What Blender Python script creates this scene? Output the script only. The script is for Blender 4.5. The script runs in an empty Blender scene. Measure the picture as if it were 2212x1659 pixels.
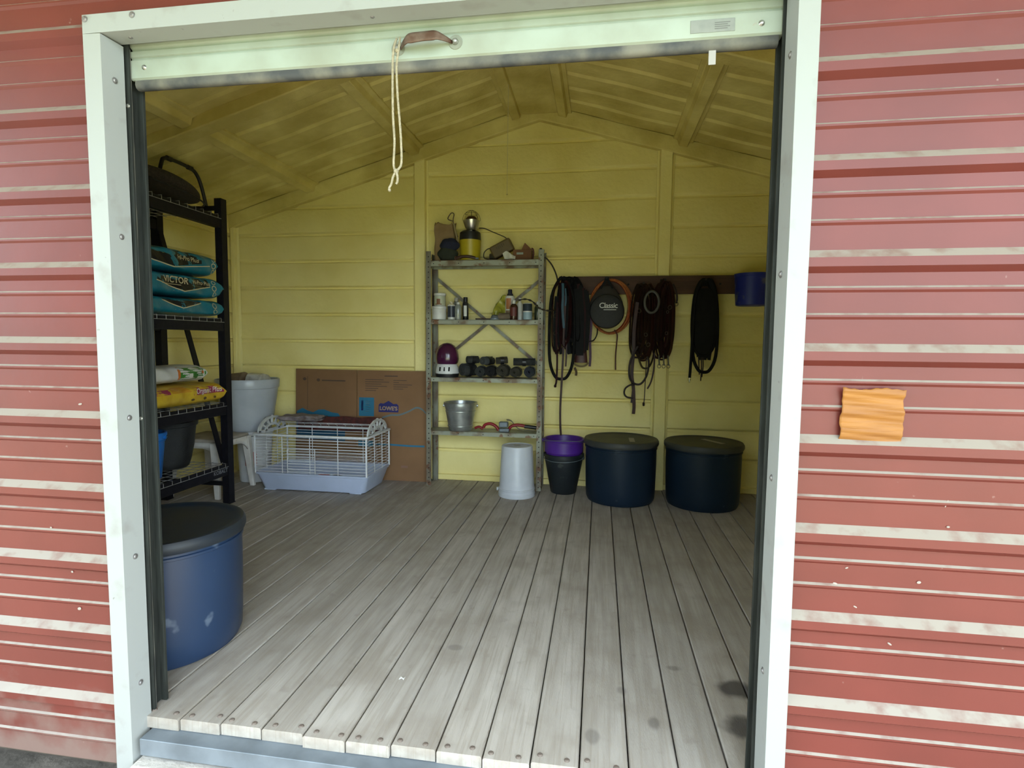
import bpy, bmesh, math, random
from mathutils import Vector, Matrix, Euler
from mathutils.bvhtree import BVHTree
random.seed(11)
scene = bpy.context.scene
COL = scene.collection
PI = math.pi

# ---------------------------------------------------------------- camera
cd = bpy.data.cameras.new('camera')
cd.sensor_width = 36.0
cd.lens = 1202.1 / 2212 * 36.0
cd.clip_start = 0.02
cam = bpy.data.objects.new('camera', cd)
COL.objects.link(cam)
_r = Matrix.Rotation(.155, 3, 'Z') @ Matrix.Rotation(-.0751, 3, 'X') @ Matrix.Rotation(-.009, 3, 'Y')
_m = Matrix((( _r[0][0], _r[0][2], -_r[0][1], .2987),
             ( _r[1][0], _r[1][2], -_r[1][1], -1.47),
             ( _r[2][0], _r[2][2], -_r[2][1], 1.2239),
             (0, 0, 0, 1)))
cam.matrix_world = _m
scene.camera = cam

# ---------------------------------------------------------------- sky and exposure
world = bpy.data.worlds.new('overcast_sky')
scene.world = world
world.use_nodes = True
_n = world.node_tree.nodes
_bg = _n['Background']
_bg.inputs[0].default_value = (.76, .90, 1.0, 1)
_bg.inputs[1].default_value = 5.2
_sl = bpy.data.lights.new('sun', 'SUN'); _sl.energy = 20.0; _sl.angle = math.radians(1.0); _sl.color = (1.0, .95, .86)
sun = bpy.data.objects.new('sun', _sl); COL.objects.link(sun)
sun.rotation_euler = (math.radians(24), 0, math.radians(20))     # high sun in front of the shed, kept off the wall by the porch roof
vs = scene.view_settings
vs.view_transform = 'Standard'
vs.look = 'None'
vs.exposure = 0.60
vs.gamma = 1.0
vs.use_curve_mapping = False

# ---------------------------------------------------------------- helpers
def V(*a): return Vector(a)

class MB:
    def __init__(s): s.v = []; s.f = []
    def add(s, vs, fs):
        o = len(s.v); s.v += [tuple(p) for p in vs]; s.f += [tuple(i + o for i in f) for f in fs]; return s
    def box(s, x0, x1, y0, y1, z0, z1, M=None):
        p = [V(x, y, z) for z in (z0, z1) for y in (y0, y1) for x in (x0, x1)]
        if M is not None: p = [M @ q for q in p]
        return s.add(p, [(0,2,3,1),(4,5,7,6),(0,1,5,4),(2,6,7,3),(0,4,6,2),(1,3,7,5)])
    def cbox(s, c, d, M=None):
        c = V(*c); R = M if M is not None else Matrix.Identity(3)
        p = [c + R @ V(x*d[0]/2, y*d[1]/2, z*d[2]/2) for z in (-1,1) for y in (-1,1) for x in (-1,1)]
        return s.add(p, [(0,2,3,1),(4,5,7,6),(0,1,5,4),(2,6,7,3),(0,4,6,2),(1,3,7,5)])
    def sweep(s, poly, a, b, axes='yzx', closed=True, caps=True):
        """2-D polygon (in the first two axes) extruded along the third from a to b."""
        ix = ['xyz'.index(c) for c in axes]
        def P(u, w, t):
            q = [0, 0, 0]; q[ix[0]] = u; q[ix[1]] = w; q[ix[2]] = t; return q
        n = len(poly)
        vs = [P(u, w, a) for u, w in poly] + [P(u, w, b) for u, w in poly]
        fs = [(i, (i+1) % n, n + (i+1) % n, n + i) for i in range(n if closed else n - 1)]
        if closed and caps: fs += [tuple(range(n-1, -1, -1)), tuple(range(n, 2*n))]
        return s.add(vs, fs)
    def cyl(s, p0, p1, r0, r1=None, n=10, caps=True):
        p0, p1 = V(*p0), V(*p1); r1 = r0 if r1 is None else r1
        d = (p1 - p0).normalized(); a = d.orthogonal().normalized(); b = d.cross(a)
        vs = [p + (a*math.cos(2*PI*i/n) + b*math.sin(2*PI*i/n))*r for p, r in ((p0, r0), (p1, r1)) for i in range(n)]
        fs = [(i, (i+1) % n, n + (i+1) % n, n + i) for i in range(n)]
        if caps: fs += [tuple(range(n-1, -1, -1)), tuple(range(n, 2*n))]
        return s.add(vs, fs)
    def lathe(s, prof, c=(0,0,0), n=40, M=None, sq=None):
        """profile of (radius, z); radius 0 closes the end."""
        vs = []; rows = []
        for r, z in prof:
            if r <= 1e-6:
                rows.append([len(vs)]); vs.append(V(0, 0, z))
            else:
                row = []
                for i in range(n):
                    t = 2*PI*i/n; row.append(len(vs)); vs.append(V(r*math.cos(t), r*math.sin(t), z))
                rows.append(row)
        fs = []
        for a, b in zip(rows, rows[1:]):
            for i in range(n):
                j = (i+1) % n
                if len(a) == 1 and len(b) == 1: break
                if len(a) == 1: fs.append((a[0], b[j], b[i]))
                elif len(b) == 1: fs.append((a[i], a[j], b[0]))
                else: fs.append((a[i], a[j], b[j], b[i]))
        if M is not None: vs = [M @ q for q in vs]
        c = V(*c)
        return s.add([q + c for q in vs], fs)
    def tube(s, pts, r, n=8, closed=False, caps=True, flat=None):
        """swept tube; r a number or one per point; flat = (width, thickness) gives a strap instead."""
        P = [V(*p) for p in pts]; k = len(P)
        vs = []; up = None
        for i in range(k):
            if closed: d = P[(i+1) % k] - P[i-1]
            else: d = P[min(i+1, k-1)] - P[max(i-1, 0)]
            d.normalize()
            if up is None: up = d.orthogonal().normalized() if flat is None or len(flat) < 3 else V(*flat[2])
            a = (up - d*up.dot(d))
            a = a.normalized() if a.length > 1e-5 else d.orthogonal().normalized()
            up = a; b = d.cross(a)
            rr = r[i] if isinstance(r, (list, tuple)) else r
            for j in range(n):
                t = 2*PI*(j + .5)/n
                if flat: q = a*math.copysign(flat[0]/2, math.cos(t)) + b*math.copysign(flat[1]/2, math.sin(t)) if n == 4 else a*flat[0]/2*math.cos(t) + b*flat[1]/2*math.sin(t)
                else: q = (a*math.cos(t) + b*math.sin(t))*rr
                vs.append(P[i] + q)
        fs = []
        for i in range(k if closed else k - 1):
            o, o2 = i*n, ((i+1) % k)*n
            for j in range(n): fs.append((o+j, o+(j+1) % n, o2+(j+1) % n, o2+j))
        if caps and not closed: fs += [tuple(range(n-1, -1, -1)), tuple(range((k-1)*n, k*n))]
        return s.add(vs, fs)
    def grid(s, fn, nu, nv, wu=False, wv=False):
        vs = [fn(i/(nu if wu else nu-1), j/(nv if wv else nv-1)) for i in range(nu) for j in range(nv)]
        fs = []
        for i in range(nu if wu else nu-1):
            for j in range(nv if wv else nv-1):
                i2, j2 = (i+1) % nu, (j+1) % nv
                fs.append((i*nv+j, i2*nv+j, i2*nv+j2, i*nv+j2))
        return s.add(vs, fs)
    def xf(s, M):
        s.v = [tuple(M @ V(*p)) for p in s.v]; return s
    def mesh(s, name, mat=None, smooth=30):
        me = bpy.data.meshes.new(name)
        me.from_pydata(s.v, [], s.f)
        bm = bmesh.new(); bm.from_mesh(me)
        bmesh.ops.recalc_face_normals(bm, faces=bm.faces); bm.to_mesh(me); bm.free()
        if smooth:
            me.shade_smooth(); me.set_sharp_from_angle(angle=math.radians(smooth))
        if mat is not None: me.materials.append(mat)
        return me
    def build(s, name, mat, parent=None, smooth=35, bevel=0, label=None, world=True, sub=0, seg=2):
        return link(name, s.mesh(name, mat, smooth), parent, bevel, label, world, sub, seg)

def link(name, me, parent=None, bevel=0, label=None, world=True, sub=0, seg=2):
    o = bpy.data.objects.new(name, me); COL.objects.link(o)
    if parent is not None:
        o.parent = parent
        if world and parent.type == 'EMPTY': o.matrix_parent_inverse = parent.matrix_basis.inverted()
    if label: o['label'] = label
    if bevel:
        m = o.modifiers.new('bevel', 'BEVEL'); m.width = bevel; m.segments = seg; m.limit_method = 'ANGLE'; m.angle_limit = math.radians(40)
    if sub:
        m = o.modifiers.new('sub', 'SUBSURF'); m.levels = sub; m.render_levels = sub
    return o

def thing(name, label, cat, loc=(0,0,0), rotz=0, group=None, kind=None):
    o = bpy.data.objects.new(name, None); COL.objects.link(o)
    o.empty_display_size = .05
    o.location = loc; o.rotation_euler = (0, 0, rotz)
    o.matrix_basis = Matrix.Translation(V(*loc)) @ Matrix.Rotation(rotz, 4, 'Z')
    return tag(o, label, cat, group, kind)
def tag(o, label, cat=None, group=None, kind=None):
    if label: o['label'] = label
    if cat: o['category'] = cat
    if group: o['group'] = group
    if kind: o['kind'] = kind
    return o
def frame_of(x=(1,0,0), y=(0,1,0), z=(0,0,1), o=(0,0,0)):
    return Matrix(((x[0],y[0],z[0],o[0]),(x[1],y[1],z[1],o[1]),(x[2],y[2],z[2],o[2]),(0,0,0,1)))

def text_mesh(txt, size=1.0, bold=0.0, shear=0.0, spacing=1.0, align='CENTER'):
    """lettering as flat 2-D triangles (list of verts, faces)"""
    c = bpy.data.curves.new('lettering', 'FONT'); c.body = txt; c.size = size; c.align_x = align; c.align_y = 'CENTER'
    c.offset = bold; c.shear = shear; c.space_character = spacing; c.resolution_u = 3; c.fill_mode = 'FRONT'
    o = bpy.data.objects.new('lettering', c); COL.objects.link(o)
    bpy.context.view_layer.update()
    me = bpy.data.meshes.new_from_object(o.evaluated_get(bpy.context.evaluated_depsgraph_get()))
    vs = [(v.co.x, v.co.y) for v in me.vertices]; fs = [tuple(p.vertices) for p in me.polygons]
    bpy.data.objects.remove(o); bpy.data.curves.remove(c); bpy.data.meshes.remove(me)
    return vs, fs

def decal(name, target, shape, O, U, W, mat, parent, depth=.5, lift=.0012, cuts=0, world=True):
    """a print laid on the surface of mesh object target: flat shape (verts2d, faces) in the plane O + u*U + w*W, dropped along -(U x W)."""
    O, U, W = V(*O), V(*U), V(*W); N = U.cross(W).normalized()
    me = target.data
    bvh = BVHTree.FromPolygons([v.co for v in me.vertices], [tuple(p.vertices) for p in me.polygons])
    vs2, fs = shape
    bm = bmesh.new()
    bv = [bm.verts.new((a, b, 0)) for a, b in vs2]
    for f in fs:
        try: bm.faces.new([bv[i] for i in f])
        except ValueError: pass
    if cuts:
        bmesh.ops.triangulate(bm, faces=bm.faces)
        bmesh.ops.subdivide_edges(bm, edges=bm.edges, cuts=cuts, use_grid_fill=True)
    pts = []; ok = []
    for v in bm.verts:
        p = O + U*v.co.x + W*v.co.y
        h, n, i, d = bvh.ray_cast(p + N*depth, -N, depth*2)
        ok.append(h is not None)
        v.co = (h + N*lift) if h is not None else p
    bad = [v for v, k in zip(bm.verts, ok) if not k]
    if bad: bmesh.ops.delete(bm, geom=bad, context='VERTS')
    m2 = bpy.data.meshes.new(name); bm.to_mesh(m2); bm.free()
    m2.materials.append(mat)
    return link(name, m2, parent, world=world)
def rect(x0, x1, y0, y1, nx=2, ny=2):
    vs = [(x0 + (x1-x0)*i/(nx-1), y0 + (y1-y0)*j/(ny-1)) for i in range(nx) for j in range(ny)]
    return vs, [(i*ny+j, (i+1)*ny+j, (i+1)*ny+j+1, i*ny+j+1) for i in range(nx-1) for j in range(ny-1)]
def poly(*p): return list(p), [tuple(range(len(p)))]
def smoothpath(pts, n=8, closed=False):
    """Catmull-Rom through pts"""
    P = [V(*p) for p in pts]; k = len(P); out = []
    for i in range(k if closed else k-1):
        if closed: p0, p1, p2, p3 = P[i-1], P[i], P[(i+1) % k], P[(i+2) % k]
        else: p0, p1, p2, p3 = P[max(i-1,0)], P[i], P[i+1], P[min(i+2,k-1)]
        for j in range(n):
            t = j/n
            out.append(.5*((2*p1) + (p2-p0)*t + (2*p0-5*p1+4*p2-p3)*t*t + (3*p1-p0-3*p2+p3)*t**3))
    if not closed: out.append(P[-1])
    return out

# ---------------------------------------------------------------- materials
def mat(name, c, rough=.6, c2=None, scale=6, detail=4, contrast=(.35,.65), metal=0, bump=0, bscale=None, spec=.5, stretch=None,
        dust=None, spots=None, jitter=0, trans=0, alpha=1, coat=0):
    m = bpy.data.materials.new(name); m.use_nodes = True
    nt = m.node_tree; N = nt.nodes; L = nt.links
    b = N['Principled BSDF']
    b.inputs['Roughness'].default_value = rough; b.inputs['Metallic'].default_value = metal
    b.inputs['Specular IOR Level'].default_value = spec
    if trans: b.inputs['Transmission Weight'].default_value = trans
    if alpha < 1: b.inputs['Alpha'].default_value = alpha
    if coat: b.inputs['Coat Weight'].default_value = coat; b.inputs['Coat Roughness'].default_value = .15
    tc = N.new('ShaderNodeTexCoord'); mp = N.new('ShaderNodeMapping'); L.new(tc.outputs['Object'], mp.inputs[0])
    if stretch: mp.inputs['Scale'].default_value = stretch
    ns = N.new('ShaderNodeTexNoise'); ns.inputs['Scale'].default_value = scale; ns.inputs['Detail'].default_value = detail
    L.new(mp.outputs[0], ns.inputs[0])
    if jitter:
        oi = N.new('ShaderNodeObjectInfo'); ml = N.new('ShaderNodeMath'); ml.operation = 'MULTIPLY'; ml.inputs[1].default_value = 37.0
        L.new(oi.outputs['Random'], ml.inputs[0])
        cb = N.new('ShaderNodeCombineXYZ')
        for i in range(3): L.new(ml.outputs[0], cb.inputs[i])
        L.new(cb.outputs[0], mp.inputs['Location'])
    cr = N.new('ShaderNodeValToRGB'); L.new(ns.outputs[0], cr.inputs[0])
    c2 = c2 or tuple(min(1, x*.86) for x in c)
    cr.color_ramp.elements[0].position = contrast[0]; cr.color_ramp.elements[1].position = contrast[1]
    cr.color_ramp.elements[0].color = (*c2, 1); cr.color_ramp.elements[1].color = (*c, 1)
    col = cr.outputs[0]
    def mix(f, a, cc):
        mx = N.new('ShaderNodeMix'); mx.data_type = 'RGBA'
        L.new(f, mx.inputs[0]); L.new(a, mx.inputs[6])
        if isinstance(cc, tuple): mx.inputs[7].default_value = (*cc, 1)
        else: L.new(cc, mx.inputs[7])
        return mx.outputs[2]
    def rng(s, a, b_, lo=0, hi=1):
        r = N.new('ShaderNodeMapRange'); r.inputs[1].default_value = a; r.inputs[2].default_value = b_; r.inputs[3].default_value = lo; r.inputs[4].default_value = hi
        L.new(s, r.inputs[0]); return r.outputs[0]
    def mul(a, c_):
        r = N.new('ShaderNodeMath'); r.operation = 'MULTIPLY'; L.new(a, r.inputs[0])
        if isinstance(c_, (int, float)): r.inputs[1].default_value = c_
        else: L.new(c_, r.inputs[1])
        return r.outputs[0]
    def noise(sc, det=5, st=None, loc=(0,0,0)):
        q = N.new('ShaderNodeTexNoise'); q.inputs['Scale'].default_value = sc; q.inputs['Detail'].default_value = det
        k = N.new('ShaderNodeMapping'); L.new(tc.outputs['Object'], k.inputs[0]); k.inputs['Location'].default_value = loc
        if st: k.inputs['Scale'].default_value = st
        L.new(k.outputs[0], q.inputs[0]); return q.outputs[0]
    if jitter:
        hs = N.new('ShaderNodeHueSaturation'); L.new(col, hs.inputs['Color'])
        L.new(rng(oi.outputs['Random'], 0, 1, 1-jitter, 1+jitter), hs.inputs['Value']); col = hs.outputs[0]
    if dust:   # dust settled on upward faces: (colour, amount)
        ge = N.new('ShaderNodeNewGeometry'); sx = N.new('ShaderNodeSeparateXYZ'); L.new(ge.outputs['True Normal'], sx.inputs[0])
        f = mul(rng(sx.outputs[2], .25, .6, 0, dust[1]), rng(noise(22, 6), .3, .5, .55, 1))
        col = mix(f, col, dust[0])
    if spots:  # (colour, scale, threshold, amount)
        f = rng(noise(spots[1], 3, None, (3,7,1)), spots[2], spots[2]+.05, 0, spots[3])
        col = mix(f, col, spots[0])
    L.new(col, b.inputs['Base Color'])
    if bump:
        bp = N.new('ShaderNodeBump'); bp.inputs['Strength'].default_value = bump; bp.inputs['Distance'].default_value = .01
        L.new(noise(bscale or scale*4, 5, stretch), bp.inputs['Height']); L.new(bp.outputs[0], b.inputs['Normal'])
    m['h'] = 0
    return m
def tools(m):
    nt = m.node_tree; return nt, nt.nodes, nt.links, nt.nodes['Principled BSDF']
# ================================================================ the shed itself
D = 3.28; XL, XR = -3.06, 2.60; RX, RZ, SL = -.23, 3.17, .29
YF = .058; XI, XO = -1.136, .748      # opening between the jambs
def roofz(x): return RZ - SL*abs(x - RX)

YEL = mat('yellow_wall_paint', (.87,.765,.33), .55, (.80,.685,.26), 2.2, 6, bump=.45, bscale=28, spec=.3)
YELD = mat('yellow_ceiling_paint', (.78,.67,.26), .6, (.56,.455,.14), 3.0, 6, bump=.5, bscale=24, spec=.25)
RED = mat('red_metal_siding', (.142,.028,.021), .40, (.120,.024,.018), 3.5, 7, dust=((.29,.265,.225), .9), spots=((.40,.30,.27), 30, .75, .4), bump=.04, bscale=40, spec=.36)
def splash_mud(m):
    # rain-splashed mud along the foot of the siding, in ragged patches
    nt, N, L, b = tools(m)
    col = b.inputs['Base Color'].links[0].from_socket
    ge = N.new('ShaderNodeNewGeometry'); sx = N.new('ShaderNodeSeparateXYZ'); L.new(ge.outputs['Position'], sx.inputs[0])
    ns = N.new('ShaderNodeTexNoise'); ns.inputs['Scale'].default_value = 9; ns.inputs['Detail'].default_value = 7; L.new(ge.outputs['Position'], ns.inputs[0])
    ma = N.new('ShaderNodeMath'); ma.operation = 'MULTIPLY_ADD'; L.new(ns.outputs[0], ma.inputs[0]); ma.inputs[1].default_value = -.55; L.new(sx.outputs[2], ma.inputs[2])
    mr = N.new('ShaderNodeMapRange'); L.new(ma.outputs[0], mr.inputs[0])
    for k, v in zip((1,2,3,4), (-.42, -.22, .75, 0)): mr.inputs[k].default_value = v
    mx = N.new('ShaderNodeMix'); mx.data_type = 'RGBA'; L.new(mr.outputs[0], mx.inputs[0]); L.new(col, mx.inputs[6]); mx.inputs[7].default_value = (.20,.15,.13,1)
    L.new(mx.outputs[2], b.inputs['Base Color'])
splash_mud(RED)
WHITE = mat('white_painted_trim', (.315,.33,.32), .5, (.265,.265,.25), 9, 7, (.28,.42), spots=((.14,.125,.11), 30, .73, .8), spec=.3)
GALV = mat('galvanized_steel', (.20,.235,.27), .45, (.14,.165,.19), 9, 6, metal=.3, bump=.05)
SCREW = mat('screw_steel', (.30,.29,.29), .5, (.18,.17,.17), 60, metal=.6)
TRACK = mat('dark_guide_steel', (.030,.034,.030), .6, (.018,.02,.018), 14, 6, spec=.2, stretch=(6,6,.6))
RUBBER = mat('black_rubber', (.05,.052,.055), .7, (.17,.16,.13), 9, 7, (.35,.6), bump=.2)
DIRT = mat('packed_dirt', (.20,.17,.14), .95, (.10,.085,.07), 5, 8, bump=.9, bscale=30)
CONC = mat('concrete_block', (.50,.47,.43), .9, (.36,.33,.30), 12, 8, bump=.5, bscale=70)

# ---- ground
g = MB().grid(lambda u, v: (-14 + 28*u, -16 + 20*v, -.36 + .02*math.sin(u*57)*math.cos(v*43)), 40, 40).build('ground', DIRT)
tag(g, 'dark bare dirt ground outside below the red siding', 'ground', kind='structure')

LAWN = mat('dry_lawn', (.25,.29,.13), .9, (.19,.22,.09), 2, 8, bump=.9, bscale=60)
o = MB().grid(lambda u, v: (-16 + 32*u, -18 + 14.6*v, -.335 + .012*math.sin(u*91)*math.cos(v*57)), 40, 30).build('lawn', LAWN)
tag(o, 'sunlit yard grass in front of the shed', 'lawn', kind='structure')
TREE = mat('tree_foliage', (.045,.075,.022), .9, (.02,.035,.01), 1.2, 8, bump=1, bscale=6)
def crown(u, v):
    a = 2*PI*v; e = PI*(u-.5)
    r = 1 + .16*math.sin(a*4+u*9) + .10*math.sin(a*9-u*17)
    return (-6.2 + 5.6*r*math.cos(e)*math.cos(a), -8.6 + 1.9*r*math.cos(e)*math.sin(a), 2.0 + 2.7*r*math.sin(e))
o = MB().grid(crown, 30, 60, wv=True).build('treeline', TREE, smooth=0); tag(o, 'dense trees across the yard in front of the shed', 'trees', kind='stuff')
# ---- floor of planks, laid front to back
WOOD = mat('weathered_floor_board', (.45,.415,.375), .6, (.33,.295,.255), 3.2, 8, (.3,.7), bump=.25, bscale=60, stretch=(9,.9,9), jitter=.13, spec=.3)
nt, N, L, b = tools(WOOD)
def floor_dirt():
    col = b.inputs['Base Color'].links[0].from_socket
    ge = N.new('ShaderNodeNewGeometry')
    def nz(sc, det, st=(1,1,1)):
        mp = N.new('ShaderNodeMapping'); mp.inputs['Scale'].default_value = st; L.new(ge.outputs['Position'], mp.inputs[0])
        q = N.new('ShaderNodeTexNoise'); q.inputs['Scale'].default_value = sc; q.inputs['Detail'].default_value = det; L.new(mp.outputs[0], q.inputs[0]); return q.outputs[0]
    def rg(sk, a, c, lo, hi):
        r = N.new('ShaderNodeMapRange'); r.interpolation_type = 'SMOOTHSTEP'
        for k, v in zip((1,2,3,4), (a, c, lo, hi)): r.inputs[k].default_value = v
        L.new(sk, r.inputs[0]); return r.outputs[0]
    def mx(f, a, c, mode='MIX'):
        m = N.new('ShaderNodeMix'); m.data_type = 'RGBA'; m.blend_type = mode
        L.new(f, m.inputs[0]); L.new(a, m.inputs[6]); m.inputs[7].default_value = (*c, 1); return m.outputs[2]
    # trodden-in dirt, fine grain lines and a few dark spills with shapes of their own
    col = mx(rg(nz(4.5, 6), .46, .70, 0, .40), col, (.24,.20,.16))
    col = mx(rg(nz(14, 4), .60, .74, 0, .28), col, (.20,.165,.13))
    col = mx(rg(nz(3.0, 5, (30, 1.0, 1)), .52, .60, 0, .30), col, (.27,.23,.18))
    warp = nz(9, 4)
    for (cx, cy, rx, ry, amt) in ((.80,.52,.065,.05,.85),(.785,.31,.075,.055,.8),(.50,.30,.02,.03,.45),(.60,.62,.03,.02,.4),(.40,.45,.02,.025,.35),(.30,.20,.022,.03,.35),(-.25,.62,.03,.02,.3)):
        sb = N.new('ShaderNodeVectorMath'); sb.operation = 'SUBTRACT'; sb.inputs[1].default_value = (cx, cy, 0); L.new(ge.outputs['Position'], sb.inputs[0])
        sc = N.new('ShaderNodeVectorMath'); sc.operation = 'MULTIPLY'; sc.inputs[1].default_value = (1/rx, 1/ry, 0); L.new(sb.outputs[0], sc.inputs[0])
        ln = N.new('ShaderNodeVectorMath'); ln.operation = 'LENGTH'; L.new(sc.outputs[0], ln.inputs[0])
        ad = N.new('ShaderNodeMath'); ad.operation = 'MULTIPLY_ADD'; L.new(warp, ad.inputs[0]); ad.inputs[1].default_value = 1.6; L.new(ln.outputs['Value'], ad.inputs[2])
        col = mx(rg(ad.outputs[0], 1.45, 2.1, amt, 0), col, (.045,.04,.04))
    L.new(col, b.inputs['Base Color'])
floor_dirt()
floor = thing('floor', 'worn grey-brown plank floor of the shed', 'floor', (0, 0, 0), kind='structure')
PW, PG = .1425, .0045
def plank_mesh():
    m = MB(); w = (PW-PG)/2
    m.sweep([(-w,-.038),(w,-.038),(w,-.005),(w-.004,0),(-w+.004,0),(-w,-.005)], YF, D, 'xzy')
    return m.mesh('plank', WOOD, 0)
pm = plank_mesh()
nailm = MB().lathe([(0,.005),(.0055,.0042),(.0085,.0016),(.0095,-.002)], n=10).mesh('nail_head', SCREW)
x0 = -.7324 - PW*16
NAIL = mat('dusty_nail_head', (.17,.135,.11), .7, (.12,.09,.075), 50)
nailm.materials[0] = NAIL
MB().box(XL, XR, .165, D, -.24, -.0385).build('leak_block_slab', mat('dark_leak_block', (.06,.05,.04), .9), floor)  # added dark slab, keeps sky light from leaking in under the planks
for i in range(40):
    x = x0 + PW*(i+.5)
    if x - PW/2 > XR: break
    p = link('plank', pm, floor); p.location = (x, random.uniform(-.006,.004), random.uniform(-.0016,.0004))
    if -1.2 < x < .8:
        for s in (-.042, .04):
            q = link('nail_head', nailm, p); q.location = (s + random.uniform(-.008,.008), YF + random.uniform(.016,.034), 0)
# ---- steel sill rail under the plank ends, and joist behind it
rail = MB().sweep([(.002,-.040),(.11,-.040),(.11,-.046),(.012,-.046),(.012,-.085),(.05,-.085),(.05,-.095),(.002,-.095)], -1.116, .74, 'yzx').build('trim_4', GALV, bevel=.002)
tag(rail, 'blue-grey galvanized steel rail under the plank ends of the floor', 'rail', kind='structure')
jb = MB().box(XL, XR, .115, .16, -.24, -.040).build('trim_5', mat('dark_joist', (.10,.08,.06), .9))
tag(jb, 'dark wooden rim joist in the shade behind the steel rail', 'joist', kind='structure')
for k, (xa, xb, ya, zt, lab) in enumerate(((-1.128,-.70,-.035,-.108,'pale rough concrete block under the steel rail beside the white jamb'),
                                      (-.665,-.27,.02,-.118,'pale concrete block under the steel rail farther from the jamb'))):
    m = MB().box(xa, xb, ya, ya+.2, -.36, zt)
    o = m.build('concrete_block', CONC, bevel=.012, seg=3); tag(o, lab, 'block', 'concrete blocks under the rail')

# ---- corrugated sheet: horizontal ribs
def rib_profile(z_lo, z_hi, zr, pitch, depth=.02, minor=True, base=0.0):
    """list of (offset, z) bottom to top; ribs stand out by depth below each zr - k*pitch"""
    pts = []
    k = math.floor((zr - z_lo)/pitch) + 1
    while k > -40:
        t = zr - k*pitch            # top edge of a rib
        pts += [(base, t - .056), (base-depth, t - .042), (base-depth, t - .020), (base, t)]
        if minor:
            for fr in (.29, .585):
                z = t + pitch*fr*.98 + .004
                pts += [(base, z - .010), (base-.0055, z - .004), (base-.0055, z + .001), (base, z + .006)]
        if t > z_hi: break
        k -= 1
    pts = [(base, z_lo)] + [p for p in pts if z_lo < p[1] < z_hi] + [(base, z_hi)]
    return pts
RZ0 = 1.9136; RP = .2286
wf = thing('wall_front', 'faded red ribbed metal siding around the open doorway', 'wall', (0, 0, -.15), kind='structure')
def red_sheet(xa, xb, za, zb, nx):
    pr = rib_profile(za, zb, RZ0, RP, .02, True, .020)
    m = MB(); n = len(pr)
    xs = [xa + (xb-xa)*i/nx for i in range(nx+1)]
    vs = [(x, y + .0016*math.sin(x*5 + z*3), z) for x in xs for y, z in pr]
    m.add(vs, [(i*n+j, (i+1)*n+j, (i+1)*n+j+1, i*n+j+1) for i in range(nx) for j in range(n-1)])
    return m.build('siding_panel', RED, wf, smooth=12)
red_sheet(XL, -1.17, -.148, 2.36, 24)
red_sheet(.775, XR, -.148, 2.36, 24)
red_sheet(-1.17, .775, 2.125, 2.36, 24)
m = MB().sweep([(XL,2.355),(XR,2.355),(XR,roofz(XR)+.02),(RX,RZ+.03),(XL,roofz(XL)+.02)], .021, .03, 'xzy'); m.build('gable_panel', RED, wf)
# inner face of the front wall
for a, b_, c, d in ((XL,-1.16,-.04,2.4),(.775,XR,-.04,2.4),(-1.16,.775,2.13,2.4)):
    MB().box(a, b_, .06, .075, c, d).build('inner_lining', YEL, wf)
MB().sweep([(XL,2.395),(XR,2.395),(XR,roofz(XR)),(RX,RZ),(XL,roofz(XL))], .06, .075, 'xzy').build('inner_lining', YEL, wf)
# dried splashes and scratches on the siding
PALE = mat('dried_mud_fleck', (.34,.29,.25), .9)
for x, z, l, w_, a in ((1.060,.745,.022,.004,1.0),(1.148,.838,.020,.004,1.25),(1.098,.635,.010,.007,.2),(.905,.617,.012,.006,-.3),(1.155,.780,.008,.005,0),(.955,.560,.010,.004,-.5),(1.040,.470,.012,.005,-.6),(.93,.66,.008,.004,.4),(-1.29,1.02,.014,.006,.2),(-1.42,.62,.008,.006,0),(-1.35,.48,.009,.007,0),(-1.33,.36,.014,.010,.3),(-1.47,.30,.010,.008,.1)):
    MB().lathe([(0,.0012),(.5,.001),(1,0)], n=9).xf(Matrix.Translation((x,.0192,z)) @ Matrix.Rotation(a,4,'Y').inverted() @ Matrix.Diagonal((l*.5,1,w_*.5,1)) @ Matrix.Rotation(PI/2,4,'X')).build('mud_fleck', PALE, wf)
# ---- orange patch with torn edge stuck over the ribs
PATCH = mat('orange_tape', (.31,.125,.016), .6, (.22,.08,.011), 9, 6, bump=.25, bscale=30, stretch=(.5,1,5))
xa, xb, za, zb = .895, 1.035, .985, 1.118
def patchf(u, v):
    z = za + (zb-za)*v + (.0022*math.sin(u*9+v*2)+.0012*math.sin(u*37+v) if v in (0, 1) else 0)
    x = xa + (xb-xa)*u + (.0015*math.sin(v*11+u*3) if u in (0, 1) else 0) - .004*(1-v)*(1-u)
    return (x, .0085 + .0035*math.sin(v*17+1.2) + .0012*math.sin(v*43+u*5), z)
m = MB().grid(patchf, 28, 48)
po = m.build('tape_patch', PATCH); sm = po.modifiers.new('solid', 'SOLIDIFY'); sm.thickness = .0015; sm.offset = 1
tag(po, 'torn orange square patch stuck on the red siding beside the doorway', 'patch')

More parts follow.
